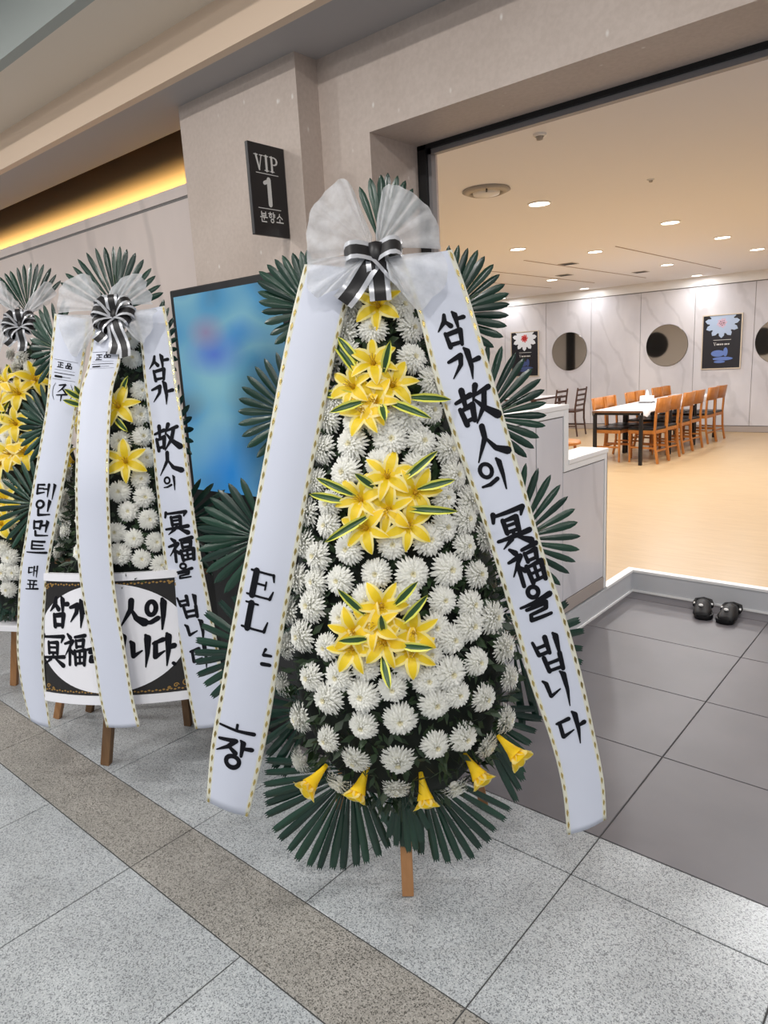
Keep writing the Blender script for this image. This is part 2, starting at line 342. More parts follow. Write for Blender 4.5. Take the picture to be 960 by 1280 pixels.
# ================================================================= brush lettering
def circ(cx, cy, rx, ry=None, n=14):
    ry = ry or rx
    return [(cx+rx*math.cos(2*math.pi*k/n), cy+ry*math.sin(2*math.pi*k/n)) for k in range(n+1)]
GL = {
'삼': [[(.36,.04,.8),(.31,.24,1.2),(.04,.48,.3)], [(.31,.22,.7),(.48,.40,1.2)], [(.64,.0,.6),(.70,.10,1.3),(.70,.5,.6)], [(.70,.24,.8),(.96,.22,1.1)], [(.24,.58,.8),(.30,.97,1.1)], [(.26,.62),(.74,.57,1.2),(.68,.98,.8)], [(.30,.92),(.68,.91,.8)]],
'가': [[(.04,.28,.7),(.46,.18,1.2),(.40,.45),(.06,.80,.3)], [(.62,.0,.6),(.70,.12,1.4),(.71,.6),(.64,1.0,.3)], [(.7,.46,.8),(1.0,.42,1.2)]],
'故': [[(.0,.30,.7),(.44,.20,1.1)], [(.24,.02,1.2),(.22,.48,.8)], [(.06,.50,.9),(.12,.95,1.1)], [(.08,.54,.7),(.42,.46,1.2),(.36,.88)], [(.12,.86,.8),(.38,.82,.8)], [(.64,.0,1.2),(.46,.40,.3)], [(.56,.24,.6),(.98,.14,1.1)], [(.84,.2),(.72,.58,1.1),(.40,.98,.3)], [(.52,.36,.5),(.74,.66,1.1),(1.02,.92,1.7)]],
'人': [[(.44,.02,1.3),(.42,.36,1.2),(.0,1.0,.3)], [(.43,.34,.5),(.66,.72,1.2),(1.0,.90,1.8)]],
'의': [circ(.30,.28,.21,.22), [(.0,.76,.6),(.3,.74),(.60,.62,1.1)], [(.78,.0,.7),(.84,.12,1.4),(.84,.55),(.80,1.0,.4)]],
'冥': [[(.08,.04,1.1),(.02,.26,.7)], [(.08,.10,.7),(.96,.04,1.2),(.86,.24,.5)], [(.30,.26),(.32,.62)], [(.30,.28,.7),(.70,.25,1.2),(.68,.62)], [(.32,.43,.7),(.68,.41,.7)], [(.32,.6,.8),(.68,.58,.8)], [(.0,.78,.7),(.98,.70,1.2)], [(.40,.80),(.10,1.0,.3)], [(.60,.78,.6),(.94,.98,1.5)], [(.5,.62,.8),(.5,.74,.8)]],
'福': [[(.14,.0,.7),(.28,.12,1.3)], [(.0,.32,.7),(.40,.22,1.2),(.02,.70,.3)], [(.25,.42),(.24,1.0,.9)], [(.27,.48,.5),(.42,.62,1.2)], [(.5,.09,.8),(.98,.03,1.2)], [(.55,.19,.8),(.58,.43,.9)], [(.56,.21,.7),(.92,.17,1.1),(.88,.40)], [(.58,.40,.8),(.89,.38,.8)], [(.49,.53),(.54,.99)], [(.5,.56,.7),(.98,.50,1.2),(.94,.99)], [(.53,.75,.7),(.94,.72,.7)], [(.73,.54,.8),(.73,.94,.8)], [(.54,.95,.8),(.95,.92,.8)]],
'을': [circ(.52,.16,.17,.15), [(.0,.50,.6),(.5,.45),(1.0,.36,1.4)], [(.16,.60,.8),(.80,.54,1.2),(.76,.70),(.24,.76,.8),(.22,.92),(.86,.90,.8)]],
'빕': [[(.06,.10,.7),(.16,.48)], [(.48,.04,1.2),(.50,.48,.9)], [(.12,.28,.8),(.5,.24,.8)], [(.16,.48,.9),(.5,.44,.9)], [(.76,.0,.6),(.82,.10,1.4),(.80,.54,.7)], [(.28,.58),(.34,.98)], [(.80,.56,1.1),(.78,.99)], [(.32,.76,.8),(.78,.72,.8)], [(.34,.96,.8),(.78,.93,.8)]],
'니': [[(.02,.18,.7),(.12,.26,1.2),(.16,.64),(.58,.48,.4)], [(.74,.0,.6),(.84,.10,1.5),(.84,.55),(.76,1.0,.3)]],
'다': [[(.04,.28,.7),(.50,.18,1.1)], [(.14,.26),(.14,.70,1.1),(.58,.54,.4)], [(.68,.0,.6),(.76,.10,1.4),(.76,.55),(.70,1.0,.3)], [(.76,.46,.7),(1.02,.40,1.3)]],
'테': [[(.04,.14,.8),(.40,.10,1.1)], [(.06,.40,.8),(.38,.36,.8)], [(.06,.14),(.08,.72,1.1),(.46,.60,.5)], [(.4,.40,.8),(.62,.38,.8)], [(.62,.06,1.2),(.64,.86,.5)], [(.84,.0,.6),(.90,.1,1.3),(.88,1.0,.4)]],
'인': [circ(.28,.28,.22,.22), [(.74,.0,.6),(.80,.1,1.4),(.78,.66,.6)], [(.22,.60),(.28,.92,1.1),(.92,.84,.6)]],
'먼': [[(.06,.08),(.12,.52)], [(.08,.12,.8),(.50,.06,1.2),(.46,.5)], [(.12,.48,.8),(.46,.46,.8)], [(.5,.30,.8),(.78,.26)], [(.76,.0,.6),(.82,.1,1.4),(.80,.66,.6)], [(.22,.66),(.28,.94,1.1),(.94,.88,.6)]],
'트': [[(.2,.10,.8),(.84,.06,1.1)], [(.22,.36,.8),(.78,.32,.8)], [(.2,.1),(.24,.62,1.1),(.86,.54,.8)], [(.0,.94,.7),(1.0,.82,1.3)]],
'대': [[(.04,.24,.8),(.42,.18,1.1)], [(.08,.22),(.10,.70,1.1),(.50,.58,.5)], [(.60,.06,1.2),(.62,.92,.5)], [(.62,.46,.8),(.88,.44,.8)], [(.88,.0,1.2),(.90,1.0,.5)]],
'표': [[(.14,.10,.8),(.86,.06,1.1)], [(.32,.1),(.36,.42)], [(.68,.1),(.64,.42)], [(.12,.48,.8),(.88,.43)], [(.34,.5),(.38,.80)], [(.64,.5),(.62,.80)], [(.0,.94,.7),(1.0,.82,1.3)]],
'주': [[(.18,.12,.8),(.78,.04,1.2),(.5,.30),(.10,.52,.3)], [(.48,.28,.7),(.86,.50,1.3)], [(.0,.70,.7),(1.0,.60,1.3)], [(.52,.66,1.2),(.48,1.02,.5)]],
'장': [[(.04,.14,.8),(.52,.06,1.2),(.32,.34),(.0,.58,.3)], [(.32,.30,.7),(.56,.50,1.2)], [(.66,.0,.6),(.74,.08,1.3),(.74,.56,.7)], [(.74,.28,.8),(1.0,.26,1.2)], circ(.52,.80,.20,.18)],
'쓰': [[(.66,.0,1.4),(.56,.3,.6)], [(.60,.38,1.6),(1.0,.36,1.2)], [(.58,.98,1.8),(1.0,.96,1.6)]],
'ㅗ': [[(.5,.1,2.2),(.5,.7,2.2)], [(.0,.66,1.8),(.5,.80,2.4),(1.0,.74,3.4)]],
'正': [[(.05,.08),(.95,.08)], [(.5,.08),(.5,.92)], [(.5,.48),(.88,.48)], [(.2,.45),(.2,.92)], [(.0,.94),(1,.94)]],
'品': [[(.28,.05),(.28,.4),(.72,.4),(.72,.05),(.28,.05)], [(.05,.55),(.05,.95),(.42,.95),(.42,.55),(.05,.55)], [(.58,.55),(.58,.95),(.95,.95),(.95,.55),(.58,.55)]],
'(': [[(.9,.0,.5),(.3,.25),(.15,.5),(.3,.75),(.9,1,.5)]], ')': [[(.1,.0,.5),(.7,.25),(.85,.5),(.7,.75),(.1,1,.5)]],
'E': [[(.24,.02,1.7),(.24,.98,1.7)], [(.04,.03,.6),(.92,.03,.6)], [(.90,.03,.8),(.96,.28,.4)], [(.26,.48,.6),(.68,.48,.6)], [(.68,.34,.5),(.68,.64,.5)], [(.04,.97,.6),(.94,.97,.6)], [(.92,.97,.9),(1.0,.66,.4)]],
'L': [[(.26,.02,1.7),(.26,.98,1.7)], [(.04,.03,.6),(.52,.03,.6)], [(.04,.97,.6),(.94,.97,.6)], [(.92,.97,.9),(1.0,.62,.4)]],
'.': [[(.3,.3,8),(.7,.7,8)]],
'≡': [[(.0,.0,.10),(1,.0,.10)], [(.06,.52,.08),(.94,.52,.08)], [(.06,.68,.22),(.94,.68,.22)], [(.12,.86,.75),(.42,.86,.75)], [(.46,.86,.14),(.8,.86,.14)], [(.0,1,.10),(1,1,.10)]],
'V': [[(.22,.04,1.3),(.52,.96,1.1)], [(.80,.04,.6),(.52,.96,.6)], [(.02,.03,.5),(.42,.03,.5)], [(.62,.03,.5),(.98,.03,.5)]],
'I': [[(.5,.03,1.5),(.5,.97,1.5)], [(.1,.03,.5),(.9,.03,.5)], [(.1,.97,.5),(.9,.97,.5)]],
'P': [[(.28,.03,1.4),(.28,.97,1.4)], [(.05,.03,.5),(.62,.03,.6),(.86,.12),(.92,.27,1.3),(.86,.42),(.62,.51,.6),(.3,.51,.5)], [(.05,.97,.5),(.52,.97,.5)]],
'1': [[(.62,.06,2.2),(.62,.98,2.2)], [(.20,.20,1.6),(.62,.10,1.6)]],
'분': [[(.2,.04),(.2,.40),(.8,.40),(.8,.04)], [(.2,.21),(.8,.21)], [(.0,.55),(1,.55)], [(.52,.55),(.52,.74)], [(.18,.70),(.18,.97),(.86,.97)]],
'향': [[(.30,.0),(.30,.08)], [(.04,.13),(.56,.13)], circ(.30,.36,.17,.14), [(.76,.0),(.76,.58)], [(.76,.2),(.97,.2)], [(.76,.38),(.97,.38)], circ(.54,.80,.21,.17)],
'소': [[(.5,.06),(.45,.28),(.10,.52)], [(.5,.26),(.90,.52)], [(.5,.58),(.5,.86)], [(.0,.88),(1,.88)]],
}
LIFT = [0]
def glyph(b, ch, w, h, wt, place, inc=None):
    """brush strokes of one character in a w x h box, handed to place(x, y) with y down; wt is the stroke width in metres"""
    for st in GL[ch]:
        pts = [(p[0]*w, p[1]*h, (p[2] if len(p) > 2 else 1.0)*wt/2) for p in st]
        fine = []
        for a, c in zip(pts, pts[1:]):
            L = math.hypot(c[0]-a[0], c[1]-a[1]); n = max(1, int(L/0.012))
            fine += [tuple(a[i]+(c[i]-a[i])*k/n for i in range(3)) for k in range(n)]
        fine.append(pts[-1])
        if inc:
            raw = place
            def place_(x, y, raw=raw):
                return tuple(p + d*LIFT[0]*4e-6 for p, d in zip(raw(x, y), inc))
        else: place_ = place
        for k, (x, y, r) in enumerate(fine):
            LIFT[0] += 1; i = len(b.v); n = 8
            b.v += [tuple(place_(x+r*math.cos(2*math.pi*(j+.5)/n), y+r*math.sin(2*math.pi*(j+.5)/n))) for j in range(n)]
            b.f.append(tuple(range(i, i+n))); b.mi.append(0)
            if k+1 < len(fine):
                x2, y2, r2 = fine[k+1]; L = math.hypot(x2-x, y2-y)
                if L < 1e-6: continue
                nx, ny = -(y2-y)/L, (x2-x)/L
                LIFT[0] += 1; b.quad(place_(x+nx*r, y+ny*r), place_(x2+nx*r2, y2+ny*r2), place_(x2-nx*r2, y2-ny*r2), place_(x-nx*r, y-ny*r))
M['ink'] = mat('black_ink', (16, 17, 24), 0.7, spec=0.15)
M['ink_white'] = mat('white_print', (226, 226, 224), 0.6)

# ================================================================= hanging sign
SGX = -2.0835
sg = thing('hanging_sign', 'black projecting sign on the stone pillar reading VIP 1', 'sign', loc=(SGX, 1.84, 2.113))
M['sign_black'] = mat('black_sign_panel', (24, 23, 26), 0.4)
bevel(MB().box(-0.008, 0.008, -0.086, 0.084, 0.0, 0.312).build('panel', M['sign_black'], sg), 0.002)
MB().box(-0.006, 0.006, 0.0835, 0.087, 0.03, 0.28).build('bracket', M['grey_metal'], sg)
def sgp(x0, ztop):
    return lambda x, y: (0.0086, x0 + x, ztop - y)
for ch, x0, wd, hh, wt, zt in [('V', -0.062, 0.042, 0.052, 0.0068, 0.274), ('I', -0.018, 0.024, 0.052, 0.0068, 0.274), ('P', 0.009, 0.038, 0.052, 0.0068, 0.274), ('1', -0.032, 0.05, 0.092, 0.0085, 0.199)] + [(c_, -0.054+0.038*k, 0.032, 0.036, 0.0042, 0.082) for k, c_ in enumerate('분향소')]:
    b = MB(); LIFT[0] = 0; glyph(b, ch, wd, hh, wt, sgp(x0, zt), (1, 0, 0)); b.build('letter', M['ink_white'], sg)
b = MB()
b.quad((0.0086, -0.058, 0.2135), (0.0086, 0.048, 0.2135), (0.0086, 0.048, 0.211), (0.0086, -0.058, 0.211))
b.quad((0.0086, -0.060, 0.0945), (0.0086, 0.048, 0.0945), (0.0086, 0.048, 0.092), (0.0086, -0.060, 0.092))
b.build('divider_lines', M['ink_white'], sg)

# ================================================================= display kiosk by the pillar
kx0, kx1, ky = -2.735, -1.99, 1.80
kt = thing('display_kiosk', 'tall black framed display kiosk with a glowing blue screen by the pillar', 'display', loc=((kx0+kx1)/2, ky+0.04, 0))
hw = (kx1-kx0)/2
bevel(MB().box(-hw, hw, -0.035, 0.06, 0.02, 1.985).build('casing', M['black_frame'], kt), 0.006)
bevel(MB().box(-hw-0.01, hw+0.01, -0.06, 0.075, 0.0, 0.03).build('base_plate', M['grey_metal'], kt), 0.004)
ms = mat('blue_screen_picture', (20, 60, 110), 0.15)
tc = nd(ms, 'ShaderNodeTexCoord'); sp = nd(ms, 'ShaderNodeSeparateXYZ'); lk(ms, tc.outputs['Generated'], sp.inputs[0])
mp = nd(ms, 'ShaderNodeMapping'); mp.inputs['Scale'].default_value = (1.3, 1.0, 2.2); lk(ms, tc.outputs['Generated'], mp.inputs['Vector'])
nz = nd(ms, 'ShaderNodeTexNoise', Scale=1.5, Detail=0.5); lk(ms, mp.outputs[0], nz.inputs['Vector'])
r1 = ramp(ms, [(0.25, (70, 96, 112)), (0.45, (84, 160, 205)), (0.6, (130, 190, 212)), (0.8, (60, 140, 215))]); lk(ms, nz.outputs[0], r1.inputs[0])
def blob(cx, cz, rx, rz, soft):
    a = nd(ms, 'ShaderNodeMapping'); a.inputs['Location'].default_value = (-cx/rx, 0, -cz/rz); a.inputs['Scale'].default_value = (1/rx, 0, 1/rz)
    lk(ms, tc.outputs['Generated'], a.inputs['Vector']); g = nd(ms, 'ShaderNodeTexGradient'); g.gradient_type = 'SPHERICAL'; lk(ms, a.outputs[0], g.inputs['Vector'])
    return g.outputs['Fac']
c1 = mix(ms, blob(0.97, 0.25, 0.55, 0.5, 1), r1.outputs[0], (58, 84, 94))
c1 = mix(ms, blob(0.36, 0.55, 0.45, 0.22, 1), c1, (140, 200, 215))
c1 = mix(ms, blob(0.40, 0.10, 0.42, 0.30, 1), c1, (40, 140, 220))
c1 = mix(ms, blob(0.36, 0.70, 0.34, 0.12, 1), c1, (84, 122, 214))
c1 = mix(ms, blob(0.30, 0.81, 0.22, 0.10, 1), c1, (150, 140, 178))
c1 = mix(ms, blob(1.02, 0.36, 0.62, 0.62, 1), c1, (44, 66, 76))
lk(ms, c1, bsdf(ms).inputs['Emission Color']); bsdf(ms).inputs['Emission Strength'].default_value = 0.62; bsdf(ms).inputs['Base Color'].default_value = (0.01, 0.015, 0.02, 1)
MB().box(-hw+0.03, hw-0.03, -0.038, -0.034, 1.12, 1.955).build('screen', ms, kt)
MB().box(-hw+0.10, hw-0.10, -0.037, -0.034, 0.12, 1.04).build('lower_panel', mat('dark_grey_panel', (52, 52, 54), 0.5), kt)

# ================================================================= rear wall: round mirrors, posters
M['mirror'] = mat('tinted_mirror', (214, 212, 208), 0.03, 1.0)
M['mirror_edge'] = mat('mirror_edge', (90, 88, 86), 0.3, 0.8)
for x, z, lb in ((-6.325, 1.645, 'round frameless wall mirror beside the white and red flower poster'), (-4.46, 1.655, 'round frameless wall mirror above the long tables'), (-2.67, 1.63, 'round frameless wall mirror near the pale flower poster, cut by the picture edge')):
    t = thing('wall_mirror', lb, 'mirror', loc=(x, 12.985, z), group='round mirrors on the rear wall'); n = 48
    cir = lambda r, y: [(r*math.cos(2*math.pi*j/n), y, r*math.sin(2*math.pi*j/n)) for j in range(n)]
    b = MB(); b.grid([cir(0.365, 0), cir(0.365, -0.008), cir(0.36, -0.012)], [0]*n, True); b.build('rim', M['mirror_edge'], t)
    b = MB(); b.v = cir(0.36, -0.012); b.f = [tuple(range(n))]; b.mi = [0]; b.build('glass', M['mirror'], t)
M['poster_black'] = mat('poster_black_print', (20, 22, 32), 0.35)
M['poster_frame'] = mat('pale_brass_frame', (214, 202, 184), 0.35, 0.35)
def poster(x, z, lb, centre, petal, frame, pool):
    t = thing('wall_poster', lb, 'poster', loc=(x, 12.985, z))
    W_, H_ = 0.30, 0.435
    b = MB(); e = 0.016
    b.box(-W_-e, W_+e, -0.03, 0, H_, H_+e); b.box(-W_-e, W_+e, -0.03, 0, -H_-e, -H_); b.box(-W_-e, -W_, -0.03, 0, -H_, H_); b.box(W_, W_+e, -0.03, 0, -H_, H_)
    b.build('frame', frame, t)
    MB().box(-W_, W_, -0.022, 0, -H_, H_).build('print', M['poster_black'], t)
    Y = -0.0228; pet = mat('petal_print', petal, 0.5); b = MB(); n = 11
    for ring, (L, wd, off) in enumerate(((0.275, 0.095, 0), (0.20, 0.07, 0.25))):
        for k in range(n):
            a = 2*math.pi*(k+off*2)/n + 0.12
            ca, sa = math.cos(a), math.sin(a); cx, cz = 0.0, 0.31; pts = []
            for s, q in ((0.05, 0.012), (L*0.55, wd/2), (L*0.85, wd*0.42), (L, 0), (L*0.85, -wd*0.42), (L*0.55, -wd/2), (0.05, -0.012)):
                px, pz = cx + s*ca - q*sa, cz + s*sa*0.9 + q*ca
                pts.append((px, Y-0.0004*ring-0.00003*k, min(pz, H_-0.004)))
            b.quad(*pts)
    b.build('flower_print', pet, t)
    b = MB()
    for k in range(26):
        a = k*2.4; r = 0.075*math.sqrt(k/26); b.quad(*[(r*math.cos(a)+0.014*math.cos(j*math.pi/3), Y-0.0012, 0.31+r*math.sin(a)+0.014*math.sin(j*math.pi/3)) for j in range(6)])
    b.build('flower_heart_print', mat('heart_print', centre, 0.5), t)
    b = MB()
    for ch, x0, wd, hh, zt in (('V', -0.13, 0.05, 0.05, -0.01), ('I', -0.075, 0.02, 0.03, -0.03), ('E', -0.05, 0.025, 0.03, -0.03), ('L', -0.02, 0.025, 0.03, -0.03), ('I', 0.05, 0.02, 0.03, -0.03), ('V', 0.08, 0.035, 0.03, -0.03)):
        pass
    b.quad((-0.13, Y, 0.035), (0.15, Y, 0.035), (0.15, Y, 0.028), (-0.13, Y, 0.028))
    glyph(b, 'V', 0.05, 0.055, 0.006, lambda x, y: (-0.13+x, Y, -0.005-y))
    for k, x0 in enumerate((-0.075, -0.05, -0.02, 0.01, 0.05, 0.075, 0.105)):
        b.quad((x0, Y, -0.03), (x0+0.02, Y, -0.03), (x0+0.018, Y, -0.052), (x0+0.002, Y, -0.055))
    b.build('caption_print', M['ink_white'], t)
    b = MB()
    for k, (cx, cz, rx, rz) in enumerate(((-0.05, -0.19, 0.11, 0.055), (0.03, -0.28, 0.16, 0.03), (-0.02, -0.33, 0.09, 0.02), (0.07, -0.17, 0.035, 0.075))):
        b.quad(*[(cx+rx*math.cos(j*math.pi/9), Y-0.0002*k, cz+rz*math.sin(j*math.pi/9)) for j in range(18)])
    b.build('reflection_print', mat('pool_print', pool, 0.5), t)
poster(-3.548, 1.665, 'framed black poster with a pale blue daisy and white caption', (214, 180, 200), (176, 196, 224), M['poster_frame'], (96, 124, 190))
poster(-7.29, 1.64, 'framed dark poster with a white daisy and red heart', (200, 44, 44), (222, 228, 236), M['poster_frame'], (60, 78, 130))

# ================================================================= dining furniture
M['chair_wood'] = noisy('honey_chair_wood', (170, 104, 44), (190, 122, 58), 0.35, (1, 1, 0.2), 30.0)
M['dark_wood'] = noisy('dark_chair_wood', (62, 38, 30), (78, 50, 38), 0.4, (1, 1, 0.2), 30.0)
M['seat_black'] = mat('black_vinyl_seat', (24, 25, 30), 0.35)
def make_chair():
    """seen from the table: local -x is the front, backrest at +x"""
    t = thing('dining_chair', 'chair', 'chair', loc=(0, 0, STEP)); wd, dp = 0.36, 0.38
    for s in (-1, 1):
        y = s*(wd/2-0.018)
        MB().tube([(-dp/2+0.02, y, 0.0), (-dp/2+0.02, y, 0.41)], [0.014, 0.018], 8).build('front_leg', M['chair_wood'], t)
        b = MB(); pts = [(dp/2+0.035, y, 0.0), (dp/2-0.005, y, 0.22), (dp/2-0.015, y, 0.44), (dp/2-0.005, y, 0.64), (dp/2+0.02, y*0.97, 0.845)]
        for a, c in zip(pts, pts[1:]): b.bar(a, c, 0.03, 0.024, up=(1, 0, 0))
        b.build('back_leg', M['chair_wood'], t)
        MB().bar((-dp/2+0.02, y, 0.2), (dp/2, y, 0.2), 0.014, 0.022).build('stretcher', M['chair_wood'], t)
    b = MB(); b.box(-dp/2, dp/2-0.01, -wd/2, wd/2, 0.385, 0.43); bevel(b.build('seat_frame', M['chair_wood'], t), 0.006)
    bevel(MB().box(-dp/2-0.01, dp/2-0.015, -wd/2+0.01, wd/2-0.01, 0.43, 0.462).build('seat', M['seat_black'], t), 0.012, 3)
    b = MB(); rows = []
    for z, off in ((0.66, -0.012), (0.75, 0.002), (0.85, 0.018)):
        rows.append([(dp/2+0.012+off+0.03*(1-(2*k/8-1)**2), (2*k/8-1)*(wd/2), z) for k in range(9)])
    b.grid(rows); o = b.build('backrest', M['chair_wood'], t, True); m_ = o.modifiers.new('thick', 'SOLIDIFY'); m_.thickness = 0.018; m_.offset = 0
    MB().bar((dp/2-0.005, -wd/2+0.02, 0.16), (dp/2-0.005, wd/2-0.02, 0.16), 0.014, 0.02).build('stretcher', M['chair_wood'], t)
    return t
ch0 = make_chair()
spots = []
for k, y in enumerate((9.32, 9.73, 10.31, 10.73, 11.44, 11.86)): spots.append((-3.415, y, -0.10, 'right', k))
for k, y in enumerate((9.28, 9.68, 10.42, 10.80, 11.50, 11.90)): spots.append((-3.88, y, math.pi, 'left', k))
for i, (x, y, rz, sd, k) in enumerate(spots):
    o = ch0 if i == 0 else copy_tree(ch0)
    o.location = (x, y, STEP); o.rotation_euler = (0, 0, rz + random.uniform(-0.05, 0.05))
    if sd == 'right':
        tag(o, 'wooden chair on the aisle side of the %s table, %s rear wall' % (('end', 'middle', 'last')[k//2], ('farther from', 'closer to')[k % 2]), 'chair', 'wooden chairs on the aisle side of the long tables')
    else:
        tag(o, 'wooden chair tucked under the far side of the %s table, %s rear wall' % (('end', 'middle', 'last')[k//2], ('farther from', 'closer to')[k % 2]), 'chair', 'wooden chairs on the far side of the long tables')
def make_table():
    t = thing('dining_table', 'table', 'table', loc=(0, 0, STEP))
    bevel(MB().box(-0.335, 0.335, -0.535, 0.535, 0.675, 0.70).build('tabletop', noisy('brown_table_edge', (96, 66, 46), (112, 80, 58), 0.4), t), 0.003)
    for sx in (-1, 1):
        for sy in (-1, 1): MB().box(sx*0.31-0.02, sx*0.31+0.02, sy*0.505-0.02, sy*0.505+0.02, 0.0, 0.645).build('leg', M['black_frame'], t)
    b = MB(); 
    for sx in (-1, 1): b.box(sx*0.31-0.012, sx*0.31+0.012, -0.49, 0.49, 0.645, 0.675)
    for sy in (-1, 1): b.box(-0.29, 0.29, sy*0.505-0.012, sy*0.505+0.012, 0.645, 0.675)
    b.build('apron', M['black_frame'], t)
    return t
M['paper'] = mat('white_table_paper', (236, 236, 238), 0.5)
tb0 = make_table()
for k, (y, lb) in enumerate(((9.47, 'dark legged dining table with white paper cover, end table beside the open floor'), (10.55, 'dark legged dining table with the tissue box, middle of the row'), (11.63, 'dark legged dining table with white paper, closest to the rear wall'))):
    o = tb0 if k == 0 else copy_tree(tb0); o.location = (-3.685, y, STEP); tag(o, lb, 'table', 'dining tables pushed end to end')
    b = MB(); rows = []
    for j in range(9):
        v = -0.53+1.06*j/8; dr = 0.10*(0.6+0.4*math.sin(j*1.9+k))
        rows.append([(-0.345, v, -dr), (-0.343, v, -0.004), (-0.33, v, 0.003), (0.0, v, 0.003), (0.33, v, 0.003), (0.343, v, -0.004), (0.347, v, -dr*0.9)])
    b.grid(rows); o = b.build('table_cover', M['paper'], None, True); o.location = (-3.685, y, STEP+0.70)
    tag(o, ('white paper cover on the end table beside the open floor', 'white paper cover under the tissue box', 'white paper cover on the table closest to the rear wall')[k], 'table cover', 'white paper table covers')
t = thing('tissue_box', 'white tissue box with a tissue peak on a dark tray on the tables', 'tissue box', loc=(-3.80, 10.30, STEP+0.704))
bevel(MB().box(-0.10, 0.10, -0.07, 0.07, 0, 0.012).build('tray', M['black_frame'], t), 0.003)
bevel(MB().box(-0.085, 0.085, -0.055, 0.055, 0.012, 0.10).build('box', M['paper'], t), 0.004)
b = MB(); b.grid([[(r*math.cos(2*math.pi*j/10), r*math.sin(2*math.pi*j/10)*(1.3 if j % 2 else 0.7), z) for j in range(10)] for r, z in ((0.03, 0.10), (0.026, 0.13), (0.018, 0.16), (0.004, 0.185))], [0]*10, True)
b.build('tissue', M['paper'], t, True)
def ladder_chair(x, y, rz, lb):
    t = thing('ladder_back_chair', lb, 'chair', loc=(x, y, STEP), rz=rz, group='dark ladder back chairs'); wd = 0.40
    for s in (-1, 1):
        q = s*wd/2
        MB().tube([(-0.2, q, 0), (-0.2, q, 0.43)], [0.013, 0.018], 8).build('front_leg', M['dark_wood'], t)
        MB().tube([(0.24, q, 0), (0.2, q, 0.3), (0.2, q, 0.5), (0.25, q, 0.86)], [0.014, 0.018, 0.018, 0.014], 8).build('back_leg', M['dark_wood'], t)
        MB().bar((-0.2, q, 0.18), (0.2, q, 0.18), 0.016, 0.02).build('stretcher', M['dark_wood'], t)
    for z, xo in ((0.55, 0.208), (0.64, 0.222), (0.73, 0.235), (0.82, 0.246)): MB().bar((xo, -wd/2, z), (xo, wd/2, z), 0.014, 0.035).build('rung', M['dark_wood'], t)
    bevel(MB().box(-0.22, 0.2, -0.21, 0.21, 0.425, 0.465).build('seat', M['dark_wood'], t), 0.01)
ladder_chair(-5.80, 11.9, 0.05, 'dark ladder back chair below the round mirror, farther of the pair')
ladder_chair(-5.92, 11.38, 0.0, 'dark ladder back chair just behind the partition top')
ladder_chair(-6.95, 11.55, 3.2, 'dark ladder back chair on the far side of the small table')
t = thing('side_table', 'small dark table with white cover behind the partition', 'table', loc=(-6.35, 11.6, STEP))
bevel(MB().box(-0.32, 0.32, -0.5, 0.5, 0.68, 0.71).build('tabletop', M['dark_wood'], t), 0.004)
for sx in (-1, 1):
    for sy in (-1, 1): MB().box(sx*0.28-0.02, sx*0.28+0.02, sy*0.46-0.02, sy*0.46+0.02, 0, 0.68).build('leg', M['dark_wood'], t)
tag(bevel(MB().box(-6.66, -6.04, 11.12, 12.08, STEP+0.711, STEP+0.718).build('table_cover', M['paper']), 0.002), 'white cover on the small dark table behind the partition', 'table cover')
t = thing('wooden_stool', 'round honey wood stool peeking over the low partition', 'stool', loc=(-3.78, 7.60, STEP))
MB().lathe([(0.0, 0.47), (0.19, 0.47), (0.205, 0.455), (0.205, 0.43), (0.17, 0.42), (0.0, 0.42)], 32).build('seat', M['chair_wood'], t)
for k in range(4):
    a = math.pi/4 + k*math.pi/2; MB().tube([(0.19*math.cos(a), 0.19*math.sin(a), 0), (0.14*math.cos(a), 0.14*math.sin(a), 0.425)], [0.014, 0.018], 8).build('leg', M['chair_wood'], t)

